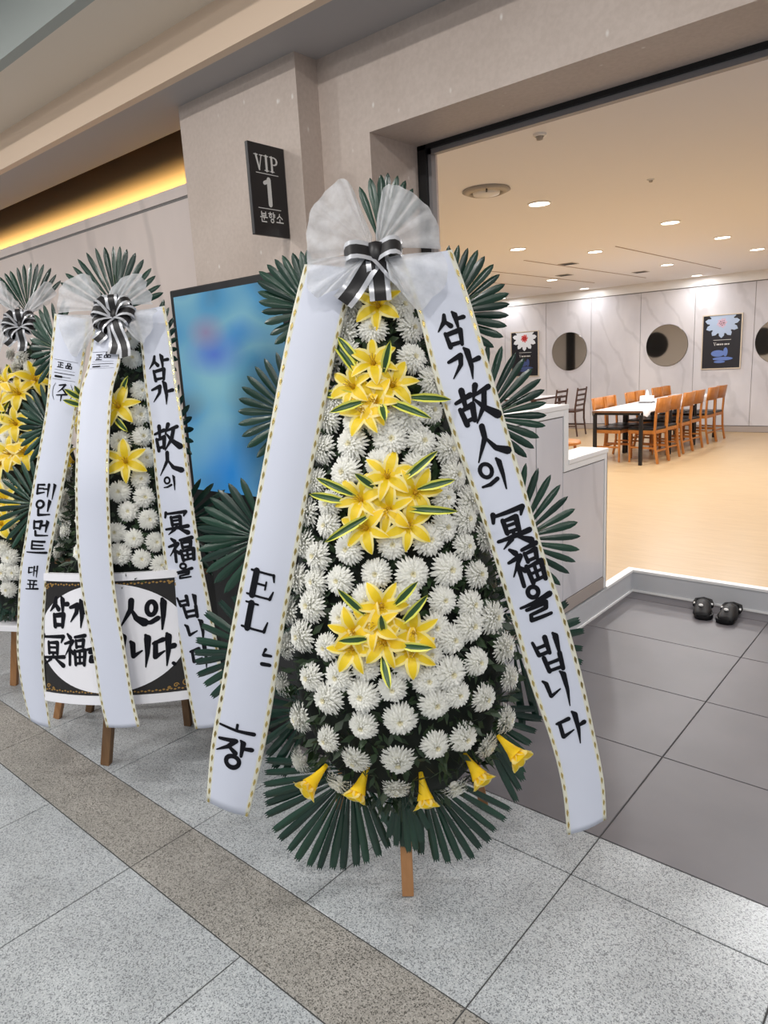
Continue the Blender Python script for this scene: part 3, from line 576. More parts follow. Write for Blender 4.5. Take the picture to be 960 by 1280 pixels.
# ================================================================= slippers
M['rubber'] = mat('black_rubber', (9, 9, 12), 0.5, spec=0.3)
def slipper(x, y, rz, lb, mirror):
    t = thing('slipper', lb, 'slipper', loc=(x, y, 0), rz=rz, group='black slippers by the step')
    prof = [(-0.135, 0.030), (-0.12, 0.040), (-0.08, 0.045), (-0.02, 0.042), (0.04, 0.050), (0.09, 0.054), (0.12, 0.045), (0.135, 0.022)]
    b = MB(); rows = []
    for z, k in ((0.001, 0.96), (0.012, 1.0), (0.028, 1.0), (0.030, 0.9), (0.026, 0.7)):
        pts = [(yy*1.0, w_*k) for yy, w_ in prof]
        rows.append([(w_+mirror*0.008*math.sin((yy+0.1)*9), yy, z) for yy, w_ in pts] + [(-w_+mirror*0.008*math.sin((yy+0.1)*9), yy, z) for yy, w_ in reversed(pts)])
    n = len(rows[0]); b.grid(rows, [0]*n, True); b.f.append(tuple(range(n))); b.mi.append(0); b.f.append(tuple(range(4*n, 5*n))); b.mi.append(0)
    b.build('sole', M['rubber'], t, True)
    b = MB(); rows = []
    for yy, w_, h in ((-0.05, 0.046, 0.078), (0.0, 0.048, 0.086), (0.04, 0.052, 0.072), (0.08, 0.054, 0.06), (0.11, 0.046, 0.046), (0.134, 0.022, 0.03)):
        rows.append([(w_*math.cos(math.pi*k/10), yy, 0.022+(h-0.022)*math.sin(math.pi*k/10)**0.7) for k in range(11)])
    b.grid(rows); o = b.build('upper', M['rubber'], t, True); s_ = o.modifiers.new('thick', 'SOLIDIFY'); s_.thickness = 0.006
    b = MB(); b.tube([(0.048, -0.03, 0.035), (0.05, -0.07, 0.040), (0.042, -0.11, 0.046), (0.0, -0.128, 0.05), (-0.042, -0.11, 0.046), (-0.05, -0.07, 0.040), (-0.048, -0.03, 0.035)], 0.012, 8)
    b.build('heel_strap', M['rubber'], t, True)
    for s in (-1, 1): MB().tube([(s*0.046, -0.04, 0.045), (s*0.056, -0.04, 0.045)], 0.009, 10).build('rivet', M['ink_white'], t)
    MB().lathe([(0.0, 0.0), (0.014, 0.0), (0.012, 0.009), (0.0, 0.012)], 12, (0.01, 0.06, 0.066)).build('charm', M['ink_white'], t, True)
slipper(-1.238, 4.385, math.pi+0.25, 'black clog slipper closer to the step corner', -1)
slipper(-1.082, 4.382, math.pi+0.08, 'black clog slipper with white charm, farther from the step corner', 1)
# measured layout of the three wreaths, in each wreath's own axes (x right, y back, z up), metres
FLOWERS_A = [(-0.063, 1.784), (0.048, 1.773), (-0.046, 1.826), (0.019, 1.824), (-0.081, 1.715), (-0.017, 1.715), (0.069, 1.712), (0.071, 1.634), (-0.125, 1.638), (-0.079, 1.657), (0.115, 1.569), (-0.137, 1.487), (-0.07, 1.476), (-0.004, 1.473), (0.057, 1.486), (0.112, 1.495), (-0.114, 1.537), (-0.157, 1.408), (-0.08, 1.42), (0.014, 1.428), (0.087, 1.418), (0.151, 1.391), (-0.099, 1.347), (-0.013, 1.369), (0.075, 1.355), (0.164, 1.323), (-0.181, 1.321), (-0.208, 1.239), (-0.145, 1.265), (-0.153, 1.21), (-0.222, 1.154), (-0.184, 1.128), (-0.1, 1.151), (0.008, 1.161), (0.094, 1.167), (0.139, 1.268), (0.187, 1.207), (0.135, 1.193), (0.202, 1.25), (0.186, 1.137), (0.244, 1.15), (0.215, 1.059), (-0.244, 1.058), (-0.193, 1.06), (-0.127, 1.068), (-0.035, 1.087), (0.051, 1.084), (0.14, 1.084), (0.124, 1.008), (0.033, 1.022), (-0.059, 1.018), (-0.279, 0.965), (-0.206, 0.996), (-0.127, 0.974), (0.195, 0.984), (0.189, 0.933), (0.249, 0.94), (-0.293, 0.865), (-0.239, 0.909), (-0.171, 0.891), (0.144, 0.906), (0.102, 0.944), (0.087, 0.876), (0.031, 0.85), (-0.074, 0.845), (0.205, 0.831), (0.281, 0.845), (-0.221, 0.799), (-0.143, 0.815), (0.134, 0.816), (0.078, 0.805), (-0.009, 0.788), (-0.084, 0.768), (0.151, 0.756), (0.296, 0.753), (-0.317, 0.741), (-0.176, 0.752), (0.221, 0.727), (0.094, 0.742), (-0.267, 0.661), (-0.089, 0.681), (0.006, 0.704), (0.283, 0.626), (-0.188, 0.621), (-0.116, 0.577), (-0.005, 0.584), (0.091, 0.616), (0.164, 0.623), (0.229, 0.571), (-0.304, 0.454), (-0.174, 0.47), (-0.016, 0.481), (0.141, 0.452)]
LILIES_A = [(-0.003, -0.115, 1.783), (-0.026, -0.155, 1.633), (0.031, -0.17, 1.574), (-0.089, -0.152, 1.576), (-0.024, -0.182, 1.533), (-0.054, -0.185, 1.504), (0.003, -0.226, 1.341), (-0.075, -0.23, 1.285), (0.081, -0.225, 1.298), (0.005, -0.244, 1.259), (-0.062, -0.248, 1.214), (0.057, -0.248, 1.218), (-0.029, -0.286, 1.015), (-0.025, -0.299, 0.92), (-0.108, -0.284, 0.949), (-0.114, -0.285, 0.902), (0.057, -0.294, 0.946), (-0.046, -0.292, 0.968), (0.048, -0.298, 0.892)]
TRUMPETS_A = [((-0.226, -0.16, 0.502), (-0.277, -0.2, 0.462)), ((-0.103, -0.16, 0.493), (-0.139, -0.2, 0.427)), ((0.053, -0.16, 0.473), (0.066, -0.2, 0.395)), ((0.183, -0.16, 0.528), (0.231, -0.2, 0.466)), ((0.282, -0.16, 0.578), (0.334, -0.2, 0.536))]
BLADES_A = [((-0.043, -0.164, 1.573), (-0.131, -0.09, 1.699)), ((-0.058, -0.143, 1.63), (-0.106, -0.132, 1.694)), ((0.003, -0.161, 1.598), (0.025, -0.184, 1.672)), ((-0.038, -0.172, 1.545), (-0.173, -0.09, 1.555)), ((-0.044, -0.174, 1.534), (-0.128, -0.191, 1.511)), ((0.057, -0.17, 1.537), (0.163, -0.148, 1.526)), ((0.006, -0.179, 1.532), (0.11, -0.21, 1.486)), ((-0.005, -0.18, 1.527), (0.006, -0.236, 1.484)), ((-0.081, -0.221, 1.293), (-0.17, -0.213, 1.338)), ((-0.1, -0.219, 1.278), (-0.192, -0.207, 1.299)), ((-0.04, -0.239, 1.248), (-0.149, -0.265, 1.191)), ((-0.026, -0.227, 1.309), (-0.072, -0.256, 1.351)), ((0.041, -0.222, 1.327), (0.125, -0.226, 1.392)), ((0.079, -0.22, 1.303), (0.166, -0.221, 1.321)), ((0.038, -0.237, 1.257), (0.165, -0.243, 1.246)), ((-0.064, -0.281, 0.99), (-0.126, -0.298, 1.062)), ((0.006, -0.282, 1.015), (0.064, -0.311, 1.079)), ((0.022, -0.289, 0.968), (0.087, -0.313, 1.043)), ((-0.06, -0.289, 0.933), (-0.129, -0.318, 0.94)), ((-0.03, -0.295, 0.887), (-0.013, -0.344, 0.826)), ((0.011, -0.294, 0.914), (0.093, -0.329, 0.918)), ((-0.023, -0.292, 0.948), (-0.025, -0.328, 1.003))]
RIBBON_A_RIGHT = [((0.059, -0.101, 1.887), (0.196, -0.1, 1.907)), ((0.099, -0.113, 1.755), (0.237, -0.111, 1.775)), ((0.141, -0.129, 1.563), (0.282, -0.126, 1.601)), ((0.187, -0.144, 1.398), (0.324, -0.141, 1.433)), ((0.235, -0.157, 1.244), (0.365, -0.155, 1.276)), ((0.282, -0.17, 1.071), (0.408, -0.17, 1.105)), ((0.327, -0.17, 0.895), (0.46, -0.17, 0.936)), ((0.365, -0.17, 0.741), (0.502, -0.17, 0.771)), ((0.415, -0.17, 0.58), (0.535, -0.17, 0.605)), ((0.446, -0.17, 0.435), (0.561, -0.17, 0.456)), ((0.458, -0.17, 0.29), (0.568, -0.17, 0.337))]
RIBBON_A_LEFT = [((-0.19, -0.1, 1.894), (-0.054, -0.102, 1.874)), ((-0.223, -0.109, 1.794), (-0.09, -0.112, 1.762)), ((-0.258, -0.12, 1.672), (-0.126, -0.123, 1.64)), ((-0.297, -0.134, 1.517), (-0.166, -0.137, 1.483)), ((-0.337, -0.147, 1.36), (-0.207, -0.15, 1.326)), ((-0.392, -0.166, 1.146), (-0.259, -0.169, 1.106)), ((-0.442, -0.17, 0.969), (-0.305, -0.17, 0.925)), ((-0.496, -0.17, 0.761), (-0.353, -0.17, 0.709)), ((-0.539, -0.17, 0.594), (-0.395, -0.17, 0.547)), ((-0.569, -0.17, 0.42), (-0.45, -0.17, 0.367))]
RIBBON_B_RIGHT = [((0.063, -0.101, 1.88), (0.191, -0.1, 1.913)), ((0.095, -0.107, 1.781), (0.217, -0.106, 1.8)), ((0.121, -0.119, 1.6), (0.249, -0.117, 1.626)), ((0.149, -0.129, 1.442), (0.281, -0.127, 1.469)), ((0.171, -0.139, 1.28), (0.306, -0.137, 1.309)), ((0.192, -0.148, 1.133), (0.334, -0.147, 1.151)), ((0.218, -0.15, 0.921), (0.37, -0.15, 0.95)), ((0.247, -0.15, 0.763), (0.404, -0.15, 0.794)), ((0.289, -0.15, 0.562), (0.446, -0.15, 0.589)), ((0.32, -0.15, 0.403), (0.472, -0.15, 0.424)), ((0.351, -0.15, 0.263), (0.494, -0.15, 0.298))]
RIBBON_B_LEFT = [((-0.26, -0.102, 1.873), (-0.113, -0.103, 1.852)), ((-0.273, -0.111, 1.719), (-0.129, -0.113, 1.699)), ((-0.285, -0.123, 1.529), (-0.154, -0.124, 1.519)), ((-0.312, -0.134, 1.35), (-0.183, -0.135, 1.337)), ((-0.337, -0.144, 1.194), (-0.206, -0.144, 1.192)), ((-0.368, -0.15, 0.997), (-0.246, -0.15, 0.992)), ((-0.394, -0.15, 0.855), (-0.272, -0.15, 0.847)), ((-0.408, -0.15, 0.681), (-0.289, -0.15, 0.681)), ((-0.415, -0.15, 0.513), (-0.296, -0.15, 0.507)), ((-0.397, -0.15, 0.361), (-0.288, -0.15, 0.358)), ((-0.365, -0.15, 0.227), (-0.269, -0.15, 0.202))]
RIBBON_B_MID = [((-0.078, -0.136, 1.833), (0.051, -0.135, 1.836)), ((-0.081, -0.171, 1.68), (0.047, -0.169, 1.69)), ((-0.1, -0.196, 1.573), (0.031, -0.194, 1.584)), ((-0.093, -0.231, 1.423), (0.038, -0.23, 1.428)), ((-0.084, -0.26, 1.244), (0.05, -0.26, 1.251)), ((-0.083, -0.26, 1.062), (0.056, -0.26, 1.071)), ((-0.075, -0.26, 0.909), (0.065, -0.26, 0.925)), ((-0.053, -0.26, 0.754), (0.083, -0.26, 0.775)), ((-0.022, -0.26, 0.599), (0.112, -0.26, 0.617)), ((0.006, -0.26, 0.409), (0.144, -0.26, 0.429)), ((0.035, -0.26, 0.285), (0.174, -0.26, 0.303))]
TEXT_A_RIGHT = [('삼', 1.35, 0.53, 0.56, 0.471), ('가', 1.85, 0.57, 0.56, 0.438), ('故', 2.45, 0.56, 0.65, 0.557), ('人', 3.05, 0.59, 0.59, 0.547), ('의', 3.6, 0.48, 0.53, 0.521), ('冥', 4.45, 0.52, 0.68, 0.551), ('福', 5.05, 0.58, 0.65, 0.582), ('을', 5.65, 0.53, 0.62, 0.545), ('빕', 6.5, 0.51, 0.6, 0.637), ('니', 7.15, 0.48, 0.51, 0.608), ('다', 7.85, 0.51, 0.59, 0.581)]
TEXT_A_LEFT = [('E', 5.4, 0.42, 0.52, 0.403), ('L', 5.9, 0.43, 0.5, 0.39), ('쓰', 6.4, 0.67, 0.34, 0.194), ('ㅗ', 7.55, 0.44, 0.65, 0.157), ('장', 8.0, 0.45, 0.65, 0.485)]
TEXT_B_RIGHT = [('삼', 1.65, 0.53, 0.65, 0.522), ('가', 2.2, 0.53, 0.64, 0.533), ('故', 3.25, 0.48, 0.7, 0.601), ('人', 3.85, 0.5, 0.63, 0.525), ('의', 4.35, 0.45, 0.38, 0.377), ('冥', 5.25, 0.49, 0.63, 0.417), ('福', 5.75, 0.53, 0.66, 0.432), ('을', 6.2, 0.51, 0.45, 0.374), ('빕', 7.05, 0.47, 0.6, 0.476), ('니', 7.55, 0.53, 0.52, 0.415), ('다', 8.05, 0.53, 0.54, 0.533)]
TEXT_B_LEFT = [('正', 1.2, 0.36, 0.18, 0.117), ('品', 1.2, 0.61, 0.18, 0.117), ('≡', 1.3, 0.49, 0.69, 0.401), ('(', 1.75, 0.22, 0.11, 0.351), ('주', 1.75, 0.49, 0.32, 0.351), (')', 1.75, 0.77, 0.11, 0.351), ('테', 4.05, 0.49, 0.65, 0.337), ('인', 4.4, 0.51, 0.57, 0.321), ('먼', 4.8, 0.54, 0.6, 0.337), ('트', 5.25, 0.52, 0.67, 0.386), ('대', 5.95, 0.51, 0.36, 0.295), ('표', 6.3, 0.52, 0.42, 0.254)]
TEXT_B_MID = [('正', 0.85, 0.35, 0.2, 0.141), ('品', 0.8, 0.61, 0.2, 0.141), ('≡', 0.95, 0.49, 0.75, 0.444)]
TULLE_A = [((-0.012, -0.1, 1.92), [(-0.184, -0.07, 1.896), (-0.184, -0.07, 1.96), (-0.171, -0.07, 2.024), (-0.138, -0.07, 2.065), (-0.09, -0.07, 2.102), (-0.061, -0.07, 2.092), (-0.036, -0.07, 2.027), (-0.01, -0.07, 1.956)]), ((0.002, -0.1, 1.919), [(-0.001, -0.07, 1.965), (0.01, -0.07, 2.024), (0.026, -0.07, 2.075), (0.055, -0.07, 2.081), (0.092, -0.07, 2.063), (0.128, -0.07, 2.033), (0.157, -0.07, 1.989), (0.169, -0.07, 1.915)]), ((-0.022, -0.13, 1.899), [(-0.171, -0.16, 1.89), (-0.177, -0.16, 1.854), (-0.172, -0.16, 1.812), (-0.144, -0.16, 1.801), (-0.096, -0.16, 1.82), (-0.059, -0.16, 1.845)]), ((0.023, -0.13, 1.892), [(0.167, -0.16, 1.889), (0.181, -0.16, 1.833), (0.147, -0.16, 1.786), (0.101, -0.16, 1.753), (0.068, -0.16, 1.792), (0.033, -0.16, 1.832)])]
TULLE_B = [((-0.045, -0.1, 1.89), [(-0.254, -0.08, 1.877), (-0.256, -0.08, 1.932), (-0.232, -0.08, 1.99), (-0.151, -0.08, 2.03), (-0.105, -0.08, 2.001), (-0.063, -0.08, 1.935)]), ((-0.022, -0.1, 1.903), [(-0.043, -0.08, 1.954), (-0.0, -0.08, 2.008), (0.078, -0.08, 2.033), (0.111, -0.08, 1.992), (0.14, -0.08, 1.918)]), ((-0.038, -0.13, 1.865), [(-0.203, -0.16, 1.859), (-0.191, -0.16, 1.782), (-0.146, -0.16, 1.709), (-0.1, -0.16, 1.737), (-0.061, -0.16, 1.791)]), ((0.026, -0.13, 1.875), [(0.188, -0.16, 1.891), (0.176, -0.16, 1.844), (0.144, -0.16, 1.767), (0.093, -0.16, 1.79), (0.065, -0.16, 1.824)])]
TULLE_C = [((0.01, -0.1, 1.955), [(0.025, -0.08, 2.028), (0.11, -0.08, 2.13), (0.16, -0.08, 2.07), (0.087, -0.08, 1.992)]), ((-0.037, -0.1, 1.962), [(-0.179, -0.08, 2.083), (-0.114, -0.08, 2.131), (-0.053, -0.08, 2.056), (-0.011, -0.08, 2.012)]), ((-0.03, -0.13, 1.926), [(-0.153, -0.16, 1.945), (-0.149, -0.16, 1.812), (-0.08, -0.16, 1.776), (-0.039, -0.16, 1.854)])]
BOW_A = (0.0, -0.16, 1.896)
BOW_B = (0.021, -0.19, 1.865)
BOW_C = (0.025, -0.19, 1.908)
FRONDS_A = [((0.009, 0.05, 1.948), [(-0.046, 2.121), (-0.016, 2.14), (0.016, 2.147), (0.034, 2.151), (0.061, 2.141), (0.084, 2.125), (0.103, 2.105), (0.122, 2.077)]), ((0.166, 0.03, 1.75), [(0.196, 1.946), (0.222, 1.944), (0.248, 1.936), (0.274, 1.928), (0.293, 1.91), (0.315, 1.888), (0.332, 1.861), (0.346, 1.832), (0.357, 1.806), (0.358, 1.778), (0.356, 1.748), (0.348, 1.718), (0.339, 1.69), (0.311, 1.663)]), ((0.263, 0.06, 1.461), [(0.297, 1.679), (0.335, 1.668), (0.375, 1.648), (0.402, 1.631), (0.424, 1.601), (0.446, 1.568), (0.457, 1.538), (0.459, 1.502), (0.461, 1.465), (0.456, 1.435), (0.439, 1.401), (0.423, 1.37), (0.401, 1.345), (0.368, 1.323)]), ((0.338, 0.03, 1.096), [(0.362, 1.343), (0.394, 1.332), (0.428, 1.316), (0.462, 1.296), (0.491, 1.265), (0.514, 1.228), (0.533, 1.192), (0.541, 1.152), (0.549, 1.109), (0.545, 1.071), (0.533, 1.032), (0.514, 0.997), (0.488, 0.964), (0.457, 0.933)]), ((0.345, 0.06, 0.79), [(0.468, 0.954), (0.517, 0.902), (0.553, 0.846), (0.567, 0.807), (0.562, 0.749), (0.559, 0.708), (0.542, 0.654), (0.507, 0.609), (0.468, 0.568), (0.418, 0.527), (0.375, 0.497)]), ((0.203, 0.04, 0.596), [(0.375, 0.611), (0.415, 0.568), (0.434, 0.531), (0.412, 0.495), (0.394, 0.453), (0.378, 0.419), (0.373, 0.387), (0.372, 0.357), (0.369, 0.328), (0.356, 0.293), (0.348, 0.254)]), ((0.03, 0.03, 0.42), [(0.328, 0.228), (0.31, 0.199), (0.277, 0.162), (0.261, 0.13), (0.23, 0.102), (0.201, 0.067), (0.162, 0.056), (0.121, 0.052), (0.086, 0.061), (0.039, 0.09), (0.001, 0.107)]), ((-0.151, 0.03, 0.412), [(-0.444, 0.427), (-0.45, 0.384), (-0.456, 0.343), (-0.459, 0.307), (-0.459, 0.271), (-0.459, 0.235), (-0.44, 0.178), (-0.422, 0.144), (-0.397, 0.101), (-0.371, 0.069), (-0.328, 0.048), (-0.294, 0.039), (-0.256, 0.033), (-0.217, 0.032), (-0.172, 0.04), (-0.138, 0.053), (-0.098, 0.073), (-0.063, 0.112), (-0.033, 0.147)]), ((-0.269, 0.05, 0.606), [(-0.405, 0.716), (-0.419, 0.669), (-0.433, 0.621), (-0.442, 0.574), (-0.448, 0.525), (-0.449, 0.477), (-0.441, 0.427), (-0.42, 0.388), (-0.397, 0.352)]), ((-0.402, 0.03, 0.796), [(-0.499, 0.97), (-0.544, 0.954), (-0.587, 0.923), (-0.606, 0.878), (-0.628, 0.832), (-0.634, 0.794), (-0.635, 0.76), (-0.631, 0.718), (-0.615, 0.681), (-0.593, 0.646), (-0.56, 0.613), (-0.527, 0.588)]), ((-0.379, 0.05, 1.142), [(-0.449, 1.325), (-0.484, 1.312), (-0.519, 1.294), (-0.546, 1.271), (-0.568, 1.243), (-0.583, 1.212), (-0.593, 1.18), (-0.599, 1.146), (-0.6, 1.111), (-0.593, 1.076), (-0.579, 1.041), (-0.558, 1.004), (-0.529, 0.973)]), ((-0.26, 0.03, 1.5), [(-0.309, 1.684), (-0.344, 1.668), (-0.374, 1.647), (-0.397, 1.621), (-0.416, 1.59), (-0.428, 1.557), (-0.434, 1.523), (-0.435, 1.486), (-0.428, 1.451), (-0.414, 1.417), (-0.391, 1.386)]), ((-0.187, 0.05, 1.786), [(-0.202, 1.961), (-0.221, 1.96), (-0.244, 1.957), (-0.274, 1.952), (-0.297, 1.941), (-0.321, 1.929), (-0.345, 1.913), (-0.35, 1.885), (-0.352, 1.857), (-0.35, 1.828), (-0.345, 1.799), (-0.339, 1.768), (-0.327, 1.736), (-0.315, 1.708)]), ((0.115, -0.0, 0.869), [(0.274, 1.081), (0.308, 1.051), (0.332, 1.012), (0.35, 0.97), (0.359, 0.929), (0.362, 0.885), (0.361, 0.84), (0.353, 0.796), (0.341, 0.757), (0.321, 0.717)]), ((0.128, -0.0, 1.206), [(0.233, 1.386), (0.259, 1.357), (0.281, 1.324), (0.296, 1.287), (0.304, 1.245), (0.305, 1.203), (0.301, 1.161), (0.291, 1.123)]), ((0.057, -0.02, 1.661), [(0.114, 1.803), (0.135, 1.776), (0.153, 1.745), (0.165, 1.711), (0.172, 1.672), (0.173, 1.633), (0.167, 1.594)]), ((-0.228, -0.0, 0.931), [(-0.337, 1.083), (-0.359, 1.044), (-0.375, 1.001), (-0.385, 0.957), (-0.389, 0.912), (-0.387, 0.867), (-0.379, 0.822), (-0.365, 0.786)]), ((-0.011, -0.065, 0.448), [(-0.09, 0.32), (-0.073, 0.267), (-0.057, 0.213), (-0.038, 0.186), (-0.017, 0.175), (0.005, 0.166), (0.027, 0.169), (0.047, 0.195), (0.066, 0.237)])]
FRONDS_B = [((-0.084, 0.05, 1.901), [(-0.334, 2.023), (-0.309, 2.058), (-0.284, 2.086), (-0.26, 2.116), (-0.222, 2.141), (-0.179, 2.157), (-0.142, 2.165), (-0.105, 2.167), (-0.076, 2.168), (-0.042, 2.156), (-0.005, 2.141), (0.029, 2.116), (0.056, 2.086), (0.077, 2.055), (0.097, 2.021), (0.114, 1.987)]), ((0.064, 0.03, 1.75), [(0.124, 1.959), (0.148, 1.928), (0.165, 1.891), (0.175, 1.851), (0.182, 1.81), (0.186, 1.766), (0.186, 1.722), (0.183, 1.678), (0.173, 1.633), (0.16, 1.594)]), ((0.11, 0.05, 1.414), [(0.178, 1.628), (0.205, 1.59), (0.226, 1.546), (0.24, 1.498), (0.248, 1.45), (0.248, 1.398), (0.242, 1.345), (0.229, 1.298)]), ((0.177, 0.03, 1.055), [(0.286, 1.25), (0.341, 1.233), (0.389, 1.21), (0.426, 1.179), (0.451, 1.141), (0.465, 1.099), (0.469, 1.057), (0.467, 1.01), (0.454, 0.963), (0.427, 0.921), (0.39, 0.881), (0.343, 0.847)]), ((-0.331, 0.05, 1.741), [(-0.378, 1.94), (-0.407, 1.929), (-0.432, 1.913), (-0.446, 1.89), (-0.458, 1.861), (-0.469, 1.828), (-0.474, 1.792), (-0.474, 1.756), (-0.471, 1.717), (-0.465, 1.678), (-0.451, 1.639), (-0.434, 1.606)]), ((-0.359, 0.03, 1.427), [(-0.42, 1.606), (-0.457, 1.585), (-0.483, 1.561), (-0.501, 1.53), (-0.513, 1.496), (-0.521, 1.46), (-0.522, 1.419), (-0.519, 1.379), (-0.509, 1.343), (-0.492, 1.307), (-0.467, 1.278)]), ((-0.429, 0.05, 1.094), [(-0.484, 1.296), (-0.528, 1.28), (-0.566, 1.258), (-0.596, 1.229), (-0.619, 1.194), (-0.639, 1.151), (-0.648, 1.105), (-0.649, 1.06), (-0.643, 1.015), (-0.629, 0.971), (-0.607, 0.93), (-0.578, 0.897)]), ((-0.201, 0.02, 0.913), [(-0.38, 1.073), (-0.395, 1.021), (-0.404, 0.969), (-0.405, 0.913), (-0.398, 0.865)])]
FRONDS_C = [((-0.044, 0.05, 1.97), [(-0.263, 2.091), (-0.232, 2.147), (-0.199, 2.176), (-0.165, 2.193), (-0.136, 2.205), (-0.103, 2.222), (-0.066, 2.239), (-0.029, 2.248), (0.003, 2.245), (0.036, 2.242), (0.068, 2.227), (0.096, 2.196), (0.12, 2.165)]), ((0.069, 0.03, 1.803), [(0.148, 2.075), (0.172, 2.037), (0.187, 1.99), (0.199, 1.938), (0.202, 1.883), (0.201, 1.823)]), ((-0.097, -0.1, 0.651), [(-0.203, 0.425), (-0.178, 0.418), (-0.154, 0.414), (-0.129, 0.415), (-0.104, 0.42), (-0.079, 0.43), (-0.057, 0.452), (-0.04, 0.477)])]
FLOWERS_B = [(0.016, 1.782), (0.032, 1.71), (0.073, 1.588), (0.08, 1.492), (0.096, 1.411), (0.026, 1.388), (0.112, 1.33), (0.104, 1.248), (0.038, 1.196), (0.121, 1.178), (0.073, 1.123), (0.142, 1.094), (0.035, 1.041), (0.099, 1.02), (0.168, 1.006), (0.054, 0.958), (0.128, 0.942), (0.187, 0.917), (-0.259, 1.247), (-0.275, 1.145), (-0.3, 1.123), (-0.268, 1.07), (-0.313, 0.991), (-0.196, 1.022), (-0.3, 0.909), (-0.359, 0.884), (-0.119, 1.71), (-0.141, 1.549), (-0.078, 1.423), (-0.124, 1.358), (-0.075, 1.267), (-0.118, 1.201), (-0.04, 1.145), (-0.103, 1.078), (-0.044, 1.006), (-0.105, 0.953), (-0.018, 0.924)]
LILIES_B = [(0.026, -0.143, 1.525), (0.071, -0.173, 1.317), (-0.225, -0.05, 1.297), (-0.161, -0.05, 1.483)]
BLADES_B = [((0.005, -0.142, 1.488), (0.083, -0.177, 1.43)), ((0.024, -0.128, 1.55), (0.062, -0.137, 1.642)), ((-0.112, -0.16, 1.544), (-0.162, -0.2, 1.582)), ((-0.109, -0.16, 1.52), (-0.169, -0.2, 1.54)), ((-0.108, -0.16, 1.556), (-0.12, -0.2, 1.596))]
FLOWERS_C = [(-0.095, 1.779), (-0.027, 1.753), (-0.052, 1.712), (0.02, 1.713), (-0.111, 1.417), (-0.054, 1.366), (-0.11, 1.336), (-0.063, 0.816), (-0.024, 0.778), (-0.053, 0.704), (-0.007, 0.706), (-0.04, 0.621), (-0.267, 1.304), (-0.173, 1.071), (-0.208, 0.787), (-0.06, 1.117), (-0.031, 0.961), (-0.13, 0.916), (-0.312, 0.546), (-0.127, 0.592), (-0.238, 1.549), (-0.165, 1.672)]
LILIES_C = [(-0.077, -0.102, 1.628), (-0.005, -0.135, 1.581), (0.057, -0.107, 1.651), (-0.099, -0.119, 1.528), (-0.006, -0.169, 1.432), (-0.019, -0.197, 1.285), (0.049, -0.192, 1.294), (-0.075, -0.198, 1.236), (-0.036, -0.233, 1.064), (-0.052, -0.239, 0.947)]
BLADES_C = [((-0.064, -0.087, 1.668), (-0.089, -0.09, 1.726)), ((0.029, -0.116, 1.61), (0.105, -0.099, 1.634)), ((0.014, -0.127, 1.57), (0.09, -0.16, 1.544)), ((-0.06, -0.123, 1.549), (-0.061, -0.197, 1.449))]
BOARD_B = [(-0.26, -0.158, 0.843), (0.24, -0.164, 0.874), (0.017, -0.2, 0.632), (-0.288, -0.149, 0.364), (0.315, -0.139, 0.385), (-0.008, -0.2, 0.361)]
BOARD_TEXT = [('삼', -0.212, 0.703, 0.097, 0.125), ('가', -0.118, 0.709, 0.081, 0.111), ('故', -0.006, 0.724, 0.092, 0.116), ('人', 0.11, 0.731, 0.091, 0.103), ('의', 0.197, 0.727, 0.082, 0.122), ('冥', -0.245, 0.542, 0.119, 0.128), ('福', -0.135, 0.56, 0.097, 0.126), ('을', -0.044, 0.571, 0.069, 0.111), ('빕', 0.046, 0.579, 0.089, 0.124), ('니', 0.14, 0.577, 0.079, 0.13), ('다', 0.224, 0.585, 0.076, 0.131), ('.', 0.265, 0.529, 0.012, 0.013)]
LEGS_A = [(-0.008, -0.027, -0.001)]
LEGS_B = [(-0.11, -0.003, -0.01), (-0.584, 0.383, -0.011), (-0.454, 0.451, 0.007)]
LEGS_C = [(-0.215, 0.129, -0.005)]
FRAME_A = ((-1.25, 1.46, 0.0), [(0.788, 0.616, 0.0), (-0.615, 0.787, -0.05), (-0.031, 0.039, 0.999)])
FRAME_B = ((-2.668, 1.304, 0.0), [(0.84, 0.536, -0.084), (-0.542, 0.834, -0.1), (0.017, 0.13, 0.991)])
FRAME_C = ((-3.71, 1.38, 0.0), [(0.769, 0.634, -0.084), (-0.64, 0.762, -0.1), (0.001, 0.131, 0.991)])
# ================================================================= funeral wreaths
def leafmat(name, a, b_, rough):
    m = mat(name, a, rough); oi = nd(m, 'ShaderNodeObjectInfo'); r = ramp(m, [(0.0, a), (1.0, b_)]); lk(m, oi.outputs['Random'], r.inputs[0]); lk(m, r.outputs[0], bsdf(m).inputs['Base Color'])
    return m
M['palm'] = leafmat('glossy_palm_leaf', (20, 46, 38), (34, 66, 52), 0.27)
M['stem'] = mat('green_stem', (46, 70, 44), 0.5)
M['fern'] = noisy('dark_filler_leaf', (22, 40, 24), (44, 66, 36), 0.5, ns=20.0)
M['core'] = mat('dark_green_core', (16, 26, 20), 0.8)
M['mum'] = mat('white_mum_petal', (246, 246, 241), 0.6)
M['mum_heart'] = mat('cream_mum_heart', (236, 230, 200), 0.6)
M['lily'] = mat('yellow_lily_petal', (255, 222, 44), 0.45)
M['lily_tip'] = mat('pale_lily_edge', (255, 240, 160), 0.45)
M['lily_heart'] = mat('lily_throat', (190, 150, 30), 0.5)
M['blade_green'] = mat('blade_green', (44, 78, 40), 0.35)
M['blade_yellow'] = mat('blade_yellow', (214, 214, 92), 0.4)
M['satin'] = mat('white_satin_ribbon', (200, 205, 220), 0.42)
M['lace'] = mat('cream_ribbon_edge', (208, 207, 192), 0.4)
M['gold'] = mat('gold_foil', (196, 174, 110), 0.2, 0.9)
M['bow_black'] = mat('black_bow_ribbon', (28, 26, 28), 0.45)
